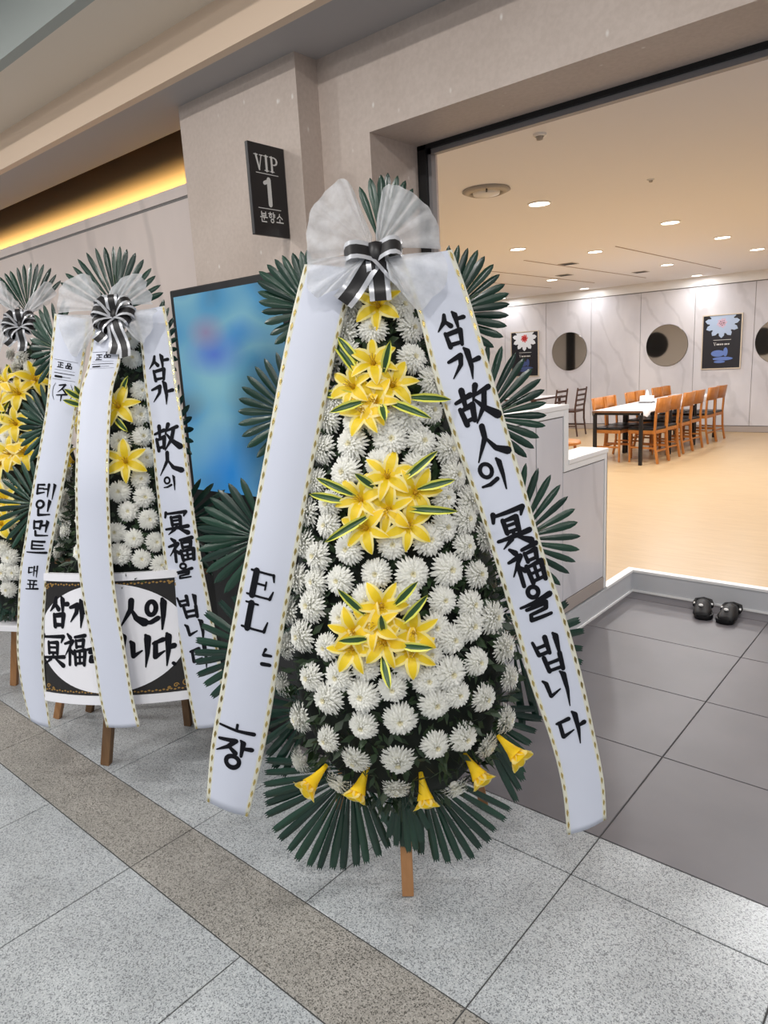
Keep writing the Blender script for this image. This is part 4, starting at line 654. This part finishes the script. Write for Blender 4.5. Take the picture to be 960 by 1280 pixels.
M['bow_silver'] = mat('silver_bow_edge', (204, 206, 212), 0.3, 0.35)
M['post'] = noisy('raw_stand_wood', (150, 106, 66), (172, 126, 84), 0.6, (1, 1, 0.15), 40.0)
M['post_dark'] = noisy('brown_stand_wood', (104, 76, 50), (124, 94, 64), 0.6, (1, 1, 0.15), 40.0)
def translucent(m, f):
    nt_ = m.node_tree; p = bsdf(m); o_ = [n for n in nt_.nodes if n.type == 'OUTPUT_MATERIAL'][0]
    t_ = nd(m, 'ShaderNodeBsdfTranslucent'); t_.inputs[0].default_value = p.inputs['Base Color'].default_value; x_ = nd(m, 'ShaderNodeMixShader'); x_.inputs[0].default_value = f
    lk(m, p.outputs[0], x_.inputs[1]); lk(m, t_.outputs[0], x_.inputs[2]); lk(m, x_.outputs[0], o_.inputs[0])
for k in ('mum', 'mum_heart', 'lily', 'lily_tip'): translucent(M[k], 0.38)
# sheer tulle
m = bpy.data.materials.new('sheer_white_tulle'); m.use_nodes = True; nt = m.node_tree; nt.nodes.clear()
out = nd(m, 'ShaderNodeOutputMaterial'); tr = nd(m, 'ShaderNodeBsdfTransparent'); df_ = nd(m, 'ShaderNodeBsdfDiffuse'); df_.inputs[0].default_value = (*lin((236, 238, 242)), 1)
tl = nd(m, 'ShaderNodeBsdfTranslucent'); tl.inputs[0].default_value = (*lin((236, 238, 242)), 1); a1 = nd(m, 'ShaderNodeMixShader'); a1.inputs[0].default_value = 0.4
lk(m, df_.outputs[0], a1.inputs[1]); lk(m, tl.outputs[0], a1.inputs[2]); a2 = nd(m, 'ShaderNodeMixShader')
wv = nd(m, 'ShaderNodeTexNoise', Scale=22.0, Detail=4.0); rr = nd(m, 'ShaderNodeMapRange'); rr.inputs[1].default_value = 0.3; rr.inputs[2].default_value = 0.7; rr.inputs[3].default_value = 0.46; rr.inputs[4].default_value = 0.80
tcn = nd(m, 'ShaderNodeTexCoord'); lk(m, tcn.outputs['Object'], wv.inputs['Vector']); lk(m, wv.outputs[0], rr.inputs[0]); lk(m, rr.outputs[0], a2.inputs[0])
lk(m, tr.outputs[0], a2.inputs[1]); lk(m, a1.outputs[0], a2.inputs[2]); lk(m, a2.outputs[0], out.inputs[0]); M['tulle'] = m

# ---- shared meshes
def palm_leaf_mesh(kind):
    b = MB(); rows = []
    prof = [(0.0, 0.10), (0.25, 0.34), (0.5, 0.72), (0.72, 1.0), (0.86, 0.92), (0.95, 0.55), (1.0, 0.06)] if kind == 0 else [(0.0, 0.10), (0.25, 0.36), (0.5, 0.74), (0.75, 1.0), (0.92, 0.9), (0.965, 0.78)]
    for s, w_ in prof:
        d = -0.10*s*s
        rows.append([(s, d*0.4 - 0.006*w_, -0.5*w_), (s, d*0.4 + 0.006*w_, -0.18*w_), (s, d*0.4 + 0.010, 0.0), (s, d*0.4+0.006*w_, 0.18*w_), (s, d*0.4-0.006*w_, 0.5*w_)])
    b.grid(rows)
    if kind == 1:
        s, w_ = 0.965, 0.75; y = -0.037
        for z0, z1, zt in ((-0.375, -0.12, -0.30), (-0.12, 0.12, 0.0), (0.12, 0.375, 0.30)): b.quad((s, y, z0), (s, y, z1), (1.0, y, zt))
    return b.mesh('leaf', M['palm'], True)
LEAF = [palm_leaf_mesh(0), palm_leaf_mesh(1)]
def mum_mesh(seed):
    rnd = random.Random(seed); b = MB()
    for L, n, el, w_, z0 in ((1.0, 26, -0.10, 0.16, 0.03), (0.99, 26, 0.10, 0.16, 0.10), (0.93, 25, 0.30, 0.16, 0.17), (0.82, 22, 0.52, 0.15, 0.25), (0.66, 18, 0.76, 0.14, 0.31), (0.48, 13, 1.0, 0.13, 0.37), (0.30, 7, 1.3, 0.11, 0.41)):
        for k in range(n):
            a = 2*math.pi*(k+rnd.uniform(-.3, .3))/n; l = L*rnd.uniform(0.9, 1.06); e = el+rnd.uniform(-.12, .12)
            ca, sa = math.cos(a), math.sin(a)
            def pt(s, q, lift): 
                r_ = s*l*math.cos(e*(1-0.3*s)); h = z0 + s*l*math.sin(e*(1-0.3*s)) + lift - 0.05*(s > .9)
                return (r_*ca - q*sa, r_*sa + q*ca, h)
            p = [[pt(.08, -.04, 0), pt(.08, .04, 0)], [pt(.55, -w_/2, 0.035), pt(.55, w_/2, 0.035)], [pt(.88, -w_*.42, .05), pt(.88, w_*.42, .05)], [pt(1.0, -w_*.12, .03), pt(1.0, w_*.12, .03)]]
            b.grid(p, [1 if el > 1.2 else 0])
    b.lathe([(0.0, -0.22), (0.16, -0.2), (0.34, 0.0), (0.3, 0.12), (0.0, 0.3)], 12, mi=0)
    return b.mesh('chrysanthemum', [M['mum'], M['mum_heart']], True)
MUMS = [mum_mesh(s) for s in range(5)]
def petal_mesh(curl):
    b = MB(); rows = []
    for s in (0.0, 0.2, 0.45, 0.7, 0.88, 1.0):
        w_ = 0.225*math.sin(math.pi*min(1, s*0.86+0.12))**0.8 if s < 1 else 0.015
        th = 1.15 - curl*s; r_ = 0.08 + s*0.95*math.cos(th*0.75); z = s*0.9*math.sin(th)
        rows.append([(r_, q*w_, z + 0.05*abs(q)*w_*6*(1-s)) for q in (-1, -0.6, 0, 0.6, 1)])
    b.grid(rows, [1, 0, 0, 1]); return b.mesh('petal', [M['lily'], M['lily_tip']], True)
PETAL = [petal_mesh(1.0), petal_mesh(0.55)]
b = MB(); b.lathe([(0.0, -0.12), (0.06, -0.1), (0.10, 0.05), (0.06, 0.25), (0.0, 0.3)], 10)
for k in range(5):
    a = 2*math.pi*k/5; b.tube([(0.03*math.cos(a), 0.03*math.sin(a), 0.1), (0.12*math.cos(a), 0.12*math.sin(a), 0.55)], [0.012, 0.02], 5)
THROAT = b.mesh('lily', M['lily_heart'], True)
b = MB(); b.lathe([(0.0, -0.45), (0.06, -0.43), (0.09, -0.2), (0.16, 0.1), (0.24, 0.3)], 12); TRUMPET = b.mesh('lily', M['lily'], True)
b = MB(); rows = []
for s, w_ in ((0, 0.25), (0.15, 0.6), (0.4, 1.0), (0.65, 0.92), (0.85, 0.6), (1.0, 0.02)):
    d = 0.10*math.sin(math.pi*s*0.9)
    rows.append([(s, q*w_*0.5, d - 0.10*(1-abs(q))*0.5) for q in (-1, -0.55, 0, 0.55, 1)])
b.grid(rows, [1, 0, 0, 1]); BLADE = b.mesh('variegated_leaf', [M['blade_green'], M['blade_yellow']], True)

def basis(xa, za):
    """matrix with local x along xa and local z close to za"""
    x = Vector(xa).normalized(); z = Vector(za); z = (z - x*z.dot(x)).normalized(); y = z.cross(x)
    return Matrix((x, y, z)).transposed()
def prof_w(P_, z):
    if z <= P_[0][0] or z >= P_[-1][0]: return 0.0
    for (a, wa), (c, wc) in zip(P_, P_[1:]):
        if a <= z <= c: return wa + (wc-wa)*(z-a)/(c-a)
def dome_pt(P_, k, x, z):
    w_ = prof_w(P_, z); return Vector((x, -k*math.sqrt(max(0.0, w_*w_-x*x)), z))
def dome_n(P_, k, x, z):
    e = 0.012; w_ = max(prof_w(P_, z), 0.02); x = max(-0.93*w_, min(0.93*w_, x)); y = dome_pt(P_, k, x, z).y
    zs = prof_w(P_, z+e) ** 2 - prof_w(P_, z-e) ** 2
    n = Vector((x/(w_*w_), y/(k*k*w_*w_), -zs/(4*e)/(w_*w_))).normalized()
    n.x *= 1.7; n.z -= max(0.0, 0.62-z)*4.6*(1 if P_[0][0] < 0.4 else 0)
    return n.normalized()
def cat(P_, t):
    n = len(P_); i = min(int(t), n-2); f = t-i
    p0, p1, p2, p3 = (Vector(P_[max(0, min(n-1, i+k))]) for k in (-1, 0, 1, 2))
    return 0.5*((2*p1) + (p2-p0)*f + (2*p0-5*p1+4*p2-p3)*f*f + (3*p1-p0-3*p2+p3)*f**3)
class Ribbon:
    def __init__(s, st): s.L = [p[0] for p in st]; s.R = [p[1] for p in st]; s.n = len(st)
    def pt(s, u, v, off=0.0):
        v = max(0, min(s.n-1.0001, v)); a, c = cat(s.L, v), cat(s.R, v); p = a.lerp(c, u)
        p.y -= 0.010*math.sin(math.pi*u)
        if off:
            v2 = min(s.n-1.0001, v+0.05); v1 = max(0, v-0.05)
            t = cat(s.L, v2).lerp(cat(s.R, v2), u) - cat(s.L, v1).lerp(cat(s.R, v1), u)
            n = (c-a).cross(t).normalized()
            if n.y > 0: n = -n
            p += n*off
        return p
    def build(s, parent, text, name='ribbon', wt=0.105):
        b = MB(); us = [0, 0.03, 0.095, 0.3, 0.5, 0.7, 0.905, 0.97, 1]; N = (s.n-1)*5
        b.grid([[s.pt(u, (s.n-1)*k/N) for u in us] for k in range(N+1)], [1, 1, 0, 0, 0, 0, 1, 1])
        r = b.build(name, [M['satin'], M['lace']], parent, True)
        so = r.modifiers.new('thick', 'SOLIDIFY'); so.thickness = 0.0008; so.offset = 0
        b = MB(); b2 = MB(); v = 0.05
        while v < s.n-1.05:
            seg = (s.pt(.5, v+0.1)-s.pt(.5, v)).length/0.1; d = 0.018/max(seg, .01)
            for u, bb in ((0.05, b), (0.95, b2)): bb.quad(s.pt(u, v, .0013), s.pt(u+0.028, v+d*.5, .0013), s.pt(u+0.02, v+d*.8, .0013), s.pt(u, v+d*1.3, .0013), s.pt(u-0.022, v+d*.8, .0013), s.pt(u-0.02, v+d*.4, .0013))
            v += d*2.0
        
        for bb in (b, b2): bb.build('gold_edge', M['gold'], r)['kind'] = 'stuff'
        if text:
            for ch, v0, u0_, w_, h_ in text:
                b = MB()
                wid = (s.pt(1, v0)-s.pt(0, v0)).length; seg = (s.pt(.5, min(v0+.1, s.n-1.01))-s.pt(.5, v0-.1)).length/0.2
                W_, H_ = w_*wid, h_*seg
                glyph(b, ch, W_, H_, wt*min(W_, H_) * (1.0 if W_ > 0.03 else 1.1), lambda x, y: s.pt(u0_ + (x-W_/2)/wid, v0 + (y-H_/2)/seg, .0016))
                lo = b.build('letter' if ch != '≡' else 'stamp_print', M['ink'], r)
                if ch == '≡': lo['kind'] = 'stuff'
        return r
def tulle(parent, ap, rim, pleats, amp):
    ap = Vector(ap); rim = [Vector(p) for p in rim]; N = pleats*4; b = MB(); rows = []
    pts = [cat(rim, (len(rim)-1.001)*k/N) for k in range(N+1)]
    for j in range(9):
        t = 0.04 + 0.96*j/8; row = []
        for k, p in enumerate(pts):
            q = ap.lerp(p, t*(1 + 0.02*math.sin(k*1.57)*(j == 8)))
            q.y += -amp*1.6*math.sin(math.pi*t*0.9) + amp*t*math.sin(k*math.pi/2 + 0.6*math.sin(k*0.7))*0.7
            row.append(q)
        rows.append(row)
    b.grid(rows); return b.build('tulle_fan', M['tulle'], parent, True)
def strip(b, path, wdir, width):
    """bow ribbon: silver, black, silver across its width"""
    path = [Vector(p) for p in path]; rows = []
    for k, p in enumerate(path):
        wd = Vector(wdir[k] if isinstance(wdir, list) else wdir).normalized()
        rows.append([p + wd*width*q for q in (-.5, -.27, .27, .5)])
    b.grid(rows, [1, 0, 1])
def bow(parent, c, loops, tails, width):
    c = Vector(c); b = MB(); n = 12
    b.lathe([(0.0, -0.6*width), (0.34*width, -0.5*width), (0.42*width, 0), (0.34*width, .5*width), (0.0, .6*width)], n, c, 0)
    k = b.build('bow', [M['bow_black'], M['bow_silver']], parent, True)
    for ang, L, H_, tw in loops:
        d = Vector((math.cos(ang), -0.12, math.sin(ang))).normalized(); wd = Vector((-math.sin(ang)*math.cos(tw), -math.sin(tw), math.cos(ang)*math.cos(tw)))
        if wd.z > 0: wd = Vector((-wd.x, wd.y, -wd.z))
        wd = (wd - d*wd.dot(d)).normalized(); up2 = wd.cross(d).normalized()
        if up2.y > 0: up2 = -up2
        path = []
        for j in range(15):
            a = 2*math.pi*j/14; s = (1-math.cos(a))/2
            path.append(c + d*L*s + up2*H_*math.sin(a)*(0.35+0.65*s))
        b = MB(); strip(b, path, wd, width); b.build('bow_loop', [M['bow_black'], M['bow_silver']], k, True)
    for dx, dz, L, tw in tails:
        d = Vector((dx, -0.18, dz)).normalized(); wd = Vector((math.cos(tw), 0.15, math.sin(tw)))
        wd = (wd - d*wd.dot(d)).normalized()
        b = MB(); path = [c + d*L*j/6 + Vector((0, -0.012*math.sin(j*1.1), 0)) for j in range(7)]; strip(b, path, wd, width); b.build('bow_tail', [M['bow_black'], M['bow_silver']], k, True)
    return k
def frond(parent, ce, tips, lw, kind, hub):
    ce = Vector(ce); y = ce.y; n = len(tips)
    mid = Vector((sum(t_[0] for t_ in tips)/n, y, sum(t_[1] for t_ in tips)/n))
    st = ce + (ce - mid)*0.35; e = ce.lerp(mid, 0.75)
    b = MB(); b.tube([st, ce, e], [0.006, 0.005, 0.003], 6); f = b.build('palm_frond', M['stem'], parent, True)
    for k, (tx, tz) in enumerate(tips):
        tip = Vector((tx, y, tz)); base = ce.lerp(e, 0.30*(1-abs(2*k/max(1, n-1)-1))+0.02)
        d = tip - base; L = d.length
        mw = basis(d, (0, 0, 1) if abs(d.normalized().z) < 0.9 else (1, 0, 0))
        # local y of the leaf must face the viewer: rebuild with y along -Y of the wreath
        x_ = d.normalized(); y_ = Vector((0, -1, 0)); z_ = x_.cross(y_).normalized(); y_ = z_.cross(x_)
        rot = Matrix((x_, y_, z_)).transposed().to_4x4()
        tw = Matrix.Rotation(random.uniform(-0.22, 0.22), 4, 'X')
        mt = Matrix.Translation(base + Vector((0, random.uniform(-.006, .006) - (k % 2)*0.004, 0))) @ rot @ tw @ Matrix.Diagonal((L, L, lw*random.uniform(0.9, 1.08), 1))
        put('leaf', LEAF[kind], f, mt)
    return f
def mums(parent, P_, k, spots_, r, up_tilt=0.0):
    for i, (x, z) in enumerate(spots_):
        p = dome_pt(P_, k, x, z); n = dome_n(P_, k, x, z); rr_ = r*random.uniform(0.88, 1.1)
        w_ = prof_w(P_, z)
        if abs(x) >= w_*0.97: n = (n + Vector((math.copysign(0.9, x), -0.3, 0))).normalized()
        q = n.to_track_quat('Z', 'Y').to_matrix().to_4x4()
        mw = Matrix.Translation(p + n*0.008) @ q @ Matrix.Rotation(random.uniform(0, 6.28), 4, 'Z') @ Matrix.Scale(rr_, 4)
        put('chrysanthemum', MUMS[i % 5], parent, mw)
def lily(parent, p, n, r, kind=0):
    n = Vector(n).normalized(); q = n.to_track_quat('Z', 'Y').to_matrix().to_4x4()
    l = put('lily', THROAT if kind == 0 else TRUMPET, parent, Matrix.Translation(Vector(p)) @ q @ Matrix.Rotation(random.uniform(0, 6.28), 4, 'Z') @ Matrix.Scale(r, 4))
    for k in range(6):
        mt = Matrix.Rotation(2*math.pi*k/6 + random.uniform(-.08, .08), 4, 'Z') @ Matrix.Translation((0, 0, 0.02*(k % 2) + (0.15 if kind else 0))) @ Matrix.Diagonal((1.0 if kind == 0 else 0.44, (1.25 if k % 2 else 0.95)*(1.0 if kind == 0 else 0.95), 1.0 if kind == 0 else 0.72, 1))
        put('petal', PETAL[0 if kind == 0 else 1], l, mt)
def blade(parent, a, c, wd):
    a = Vector(a); c = Vector(c); d = c-a
    mw = basis(d, (0, -1, 0.2)).to_4x4()
    put('variegated_leaf', BLADE, parent, Matrix.Translation(a) @ mw @ Matrix.Diagonal((d.length, wd, d.length, 1)))
def filler(parent, P_, k, n, zlo, zhi, seed):
    """small dark leaves pressed between the blooms: too many and too small to count"""
    rnd = random.Random(seed); b = MB()
    for _ in range(n):
        z = rnd.uniform(zlo, zhi); w_ = prof_w(P_, z)
        if w_ < 0.02 or rnd.random() > w_/0.34 + 0.15: continue
        x = w_*math.sin(rnd.uniform(-1.45, 1.45)); p = dome_pt(P_, k*0.93, x*0.95, z); nn = dome_n(P_, k, x, z)
        d = (nn*0.55 + Vector((rnd.uniform(-1, 1), rnd.uniform(-.4, .4), rnd.uniform(-1, 1)))).normalized(); s = d.cross(nn).normalized(); L = rnd.uniform(.028, .055); w2 = L*rnd.uniform(.13, .26)
        b.quad(p, p+d*L*.5+s*w2, p+d*L, p+d*L*.5-s*w2)
    o = b.build('filler_foliage', M['fern'], parent); o['kind'] = 'stuff'
    # dark core behind it
    b = MB(); rows = []; zs = [P_[0][0] + (P_[-1][0]-P_[0][0])*j/20 for j in range(21)]
    for z in zs:
        w_ = prof_w(P_, min(max(z, P_[0][0]+.004), P_[-1][0]-.004))*0.93; rows.append([(w_*math.sin(a), -k*0.9*w_*math.cos(a) + 0.01, z) for a in [(-1+2*j/16)*math.pi/2 for j in range(17)]] + [(w_*0.9, 0.03, z), (-w_*0.9, 0.03, z)])
    b.grid(rows, [0]*19, True); b.build('foam_core', M['core'], parent, True)
def mw_of(fr):
    O, B = fr; x, y, z = (Vector(v).normalized() for v in B)
    x = y.cross(z).normalized(); z = x.cross(y).normalized()
    return Matrix.Translation(O) @ Matrix((x, y, z)).transposed().to_4x4()
def fl_local(mw, wx, wy, wz=0.0): return mw.inverted() @ Vector((wx, wy, wz))
def leg(parent, mw, foot, top, wdt, m_):
    foot = Vector(foot); top = Vector(top)
    b = MB(); b.bar(foot, top, wdt, wdt*0.8, up=(0, 1, 0)); return bevel(b.build('stand_leg', m_, parent), 0.002, 1)
PA = [(.30,0),(.36,.16),(.45,.25),(.6,.32),(.75,.345),(.95,.33),(1.2,.275),(1.5,.19),(1.75,.10),(1.88,.05),(1.95,0)]
PB = [(.82,.24),(.86,.28),(1.1,.24),(1.4,.17),(1.65,.1),(1.8,.04),(1.86,0)]
PC = [(.42,.1),(.5,.26),(.7,.30),(1.1,.26),(1.4,.18),(1.65,.1),(1.8,.04),(1.86,0)]

# ---------------- wreath in front of the pillar opening
mwA = mw_of(FRAME_A)
wa = thing('funeral_wreath', 'tall white chrysanthemum wreath with yellow lily clusters and two lettered ribbons', 'wreath', mw=mwA)
leg(wa, mwA, Vector(LEGS_A[0]) + Vector((0, 0.0, 0.001)), (0.0, 0.10, 1.80), 0.036, M['post'])
for s in (-1, 1):
    f = mwA @ Vector((s*0.27, 0.42, 0)); f.z = 0.001; leg(wa, mwA, mwA.inverted() @ f, (s*0.05, 0.05, 1.45), 0.034, M['post'])
b = MB(); b.bar((-0.30, 0.045, 0.75), (0.30, 0.045, 0.75), 0.03, 0.02); b.bar((-0.2, 0.045, 1.2), (0.2, 0.045, 1.2), 0.03, 0.02); b.build('cross_bar', M['post'], wa)
filler(wa, PA, 0.75, 2600, 0.30, 1.93, 3)
for i, (ce, tips) in enumerate(FRONDS_A): frond(wa, ce, tips, (0.0215 if i in (1, 2) else 0.0265 if i in (6, 7) else 0.0255 if i in (4, 5, 8, 9, 10) else 0.0225), 1 if i in (4, 5, 6, 7, 8, 9, 17) else 0, None)
mums(wa, PA, 0.75, FLOWERS_A, 0.0455)
for p in LILIES_A: 
    n = dome_n(PA, 0.75, p[0], p[2]); lily(wa, Vector(p) - n*0.02, n + Vector((random.uniform(-.3, .3), -0.3, random.uniform(-.1, .45))), 0.069)
for a, c in TRUMPETS_A:
    d = Vector(c)-Vector(a); lily(wa, Vector(a)+d*0.35, d + Vector((0, -0.01, 0)), 0.102, 1)
for a, c in BLADES_A: blade(wa, a, Vector(a) + (Vector(c)-Vector(a))*1.12, 0.024)
for i, (ap, rim) in enumerate(TULLE_A): tulle(wa, ap, rim, 7 if i < 2 else 4, 0.014 if i < 2 else 0.016)
Ribbon(RIBBON_A_LEFT).build(wa, TEXT_A_LEFT, wt=0.15); Ribbon(RIBBON_A_RIGHT).build(wa, TEXT_A_RIGHT, wt=0.15)
cA = Vector(BOW_A)
bow(wa, cA + Vector((0, 0.03, 0.005)), [(math.pi*1.0, 0.082, 0.034, 0.5), (math.pi*0.03, 0.068, 0.038, 0.5)], [(-0.62, -0.8, 0.15, 0.6), (0.66, -0.75, 0.10, -0.5), (0.06, -1, 0.12, 0.1)], 0.056)

# ---------------- wreath with the lettered board
mwB = mw_of(FRAME_B)
wbq = thing('funeral_wreath', 'flower wreath with an oval lettered board and three white ribbons beside the blue display', 'wreath', mw=mwB)
for i, p in enumerate(LEGS_B):
    f = mwB @ Vector(p); f.z = 0.001; leg(wbq, mwB, mwB.inverted() @ f, [(0.0, -0.08, 0.95), (-0.20, 0.03, 1.0), (0.0, 0.04, 1.5)][i], 0.040 if i == 0 else 0.034, M['post_dark'] if i != 1 else M['post'])
f = mwB @ Vector((0.12, 0.34, 0)); f.z = 0.001; leg(wbq, mwB, mwB.inverted() @ f, (0.15, 0.03, 1.0), 0.034, M['post_dark'])
b = MB(); b.bar((-0.33, 0.0, 0.87), (0.33, 0.0, 0.87), 0.03, 0.02); b.build('cross_bar', M['post_dark'], wbq)
filler(wbq, PB, 0.7, 1400, 0.83, 1.84, 5)
for i, (ce, tips) in enumerate(FRONDS_B): frond(wbq, ce, tips, 0.0235, 0, None)
mums(wbq, PB, 0.7, FLOWERS_B, 0.043)
for p in LILIES_B: lily(wbq, Vector(p), dome_n(PB, .7, p[0], p[2]) + Vector((0.1, -0.4, 0.2)), 0.085)
for a, c in BLADES_B: blade(wbq, a, c, 0.026)
for i, (ap, rim) in enumerate(TULLE_B): tulle(wbq, ap, rim, 6 if i < 2 else 4, 0.014)
Ribbon(RIBBON_B_LEFT).build(wbq, TEXT_B_LEFT, wt=0.15); Ribbon(RIBBON_B_MID).build(wbq, TEXT_B_MID, wt=0.13); Ribbon(RIBBON_B_RIGHT).build(wbq, TEXT_B_RIGHT, wt=0.15)
LOOPS = [(0.1, 0.085, 0.032, 0.5), (3.0, 0.085, 0.032, 0.5), (1.7, 0.075, 0.03, 0.3), (2.4, 0.085, 0.034, 0.6), (0.75, 0.085, 0.032, 0.5), (3.6, 0.09, 0.032, 0.6), (-0.35, 0.07, 0.03, 0.6), (4.1, 0.08, 0.03, 0.4)]
bow(wbq, Vector(BOW_B) + Vector((0, 0.03, 0)), LOOPS, [(0.35, -0.95, 0.17, 0.2), (-0.5, -0.8, 0.12, 0.4), (0.05, -1, 0.15, -.1)], 0.044)
# curved board with an oval field
def bd(x, z, off=0.0): return Vector((x, -0.12 - 0.08*(1-min(1, (x/.36)**2)) - off, z + 0.10*x))
BZ0, BZ1, BW = 0.385, 0.850, 0.345
bz = mat('board_black_print', (28, 26, 26), 0.4); bw = mat('board_white', (226, 226, 232), 0.4); bg = mat('board_gold_print', (150, 116, 58), 0.5)
def sheet(x0, x1, z0, z1, off, th, nx=20):
    b = MB(); xs = [x0+(x1-x0)*k/nx for k in range(nx+1)]
    b.grid([[bd(x, z0, off) for x in xs], [bd(x, z1, off) for x in xs], [bd(x, z1, off-th) for x in xs], [bd(x, z0, off-th) for x in xs], [bd(x, z0, off) for x in xs]]); return b
brd = sheet(-BW, BW, BZ0, BZ1, 0.0, 0.012).build('message_board', bz, wbq)
sheet(-BW-0.008, BW+0.008, BZ1, BZ1+0.030, 0.006, 0.024).build('board_rail', bw, brd); sheet(-BW-0.008, BW+0.008, BZ0-0.036, BZ0, 0.006, 0.024).build('board_rail', bw, brd)
b = MB(); zc_ = (BZ0+BZ1)/2
for k in range(36):
    th0, th1 = math.pi*k/36, math.pi*(k+1)/36; xa, xb = -0.315*math.cos(th0), -0.315*math.cos(th1); ha, hb = 0.222*math.sin(th0), 0.222*math.sin(th1)
    b.quad(bd(xa, zc_-ha, .0015), bd(xb, zc_-hb, .0015), bd(xb, zc_+hb, .0015), bd(xa, zc_+ha, .0015))
b.build('oval_field', bw, brd)
b = MB()
for sx in (-1, 1):
    for sz in (-1, 1):
        for (ox, oz, r_) in ((0.035, 0.035, 0.020), (0.072, 0.028, 0.012), (0.030, 0.070, 0.012), (0.098, 0.02, 0.008), (0.02, 0.098, 0.008)):
            cx, cz = sx*(BW-ox), zc_ + sz*((BZ1-BZ0)/2-oz); n = 14
            for j in range(n*5//4):
                a0, a1_ = 2*math.pi*j/n, 2*math.pi*(j+1)/n; ra = r_*(1-.04*j); rb = r_*(1-.04*(j+1))
                b.quad(bd(cx+ra*math.cos(a0), cz+ra*math.sin(a0), .0018), bd(cx+rb*math.cos(a1_), cz+rb*math.sin(a1_), .0018), bd(cx+(rb-.004)*math.cos(a1_), cz+(rb-.004)*math.sin(a1_), .0018), bd(cx+(ra-.004)*math.cos(a0), cz+(ra-.004)*math.sin(a0), .0018))
for sz in (-1, 1):
    for k in range(46):
        x = -0.31+0.62*k/45; z = zc_+sz*((BZ1-BZ0)/2-0.012-0.003*(k % 2)); b.quad(bd(x, z-.004, .0012), bd(x+.006, z, .0012), bd(x, z+.004, .0012), bd(x-.006, z, .0012))
b.build('gold_scrollwork', bg, brd)['kind'] = 'stuff'
for ch, x, z, w_, h_ in BOARD_TEXT:
    b = MB(); z -= 0.10*x
    glyph(b, ch, w_, h_, 0.019 if ch not in '冥福故' else 0.0145, lambda xx, yy: bd(x-w_/2+xx, z+h_/2-yy, .0030)) if ch != '.' else glyph(b, ch, w_, h_, 0.0018, lambda xx, yy: bd(x-w_/2+xx, z+h_/2-yy, .0030))
    b.build('letter', M['ink'], brd)

# ---------------- third wreath, cut by the picture edge
mwC = mw_of(FRAME_C)
wc = thing('funeral_wreath', 'flower wreath crowded with yellow lilies at the far end of the row', 'wreath', mw=mwC)
f = mwC @ Vector(LEGS_C[0]); f.z = 0.001; leg(wc, mwC, mwC.inverted() @ f, (-0.12, 0.0, 0.5), 0.036, M['post'])
for fx, fy in ((-0.5, 0.1), (-0.25, 0.45)):
    f = mwC @ Vector((fx, fy, 0)); f.z = 0.001; leg(wc, mwC, mwC.inverted() @ f, (fx*.8, 0.03, 0.9 if fy > .2 else 0.5), 0.034, M['post'])
b = MB(); b.box(-0.36, 0.14, -0.16, 0.04, 0.385, 0.415); bevel(b.build('base_board', bw, wc), 0.003)
b = MB(); b.bar((-0.05, 0.03, 0.4), (0.0, 0.03, 1.8), 0.034, 0.024, up=(0, 1, 0)); b.build('back_post', M['post'], wc)
filler(wc, PC, 0.7, 1400, 0.44, 1.84, 9)
for i, (ce, tips) in enumerate(FRONDS_C): frond(wc, ce, tips, 0.0235, 0, None)
mums(wc, PC, 0.7, FLOWERS_C, 0.047)
for p in LILIES_C: lily(wc, Vector(p), dome_n(PC, .7, p[0], p[2]) + Vector((random.uniform(-.2, .4), -0.4, 0.2)), 0.095)
for a, c in BLADES_C: blade(wc, a, c, 0.026)
for i, (ap, rim) in enumerate(TULLE_C): tulle(wc, ap, rim, 5, 0.014)
bow(wc, Vector(BOW_C) + Vector((0, 0.03, 0)), LOOPS, [(0.1, -0.95, 0.13, 0.3), (-0.5, -0.8, 0.12, 0.4)], 0.044)
RC = [((-0.29+dx, -0.12, z), (-0.15+dx, -0.13, z-0.01)) for dx, z in ((0.04, 1.9), (0.0, 1.7), (-0.04, 1.5), (-0.09, 1.25), (-0.14, 1.0), (-0.19, 0.75), (-0.22, 0.5), (-0.24, 0.3))]
Ribbon(RC).build(wc, None)
bpy.context.view_layer.update()
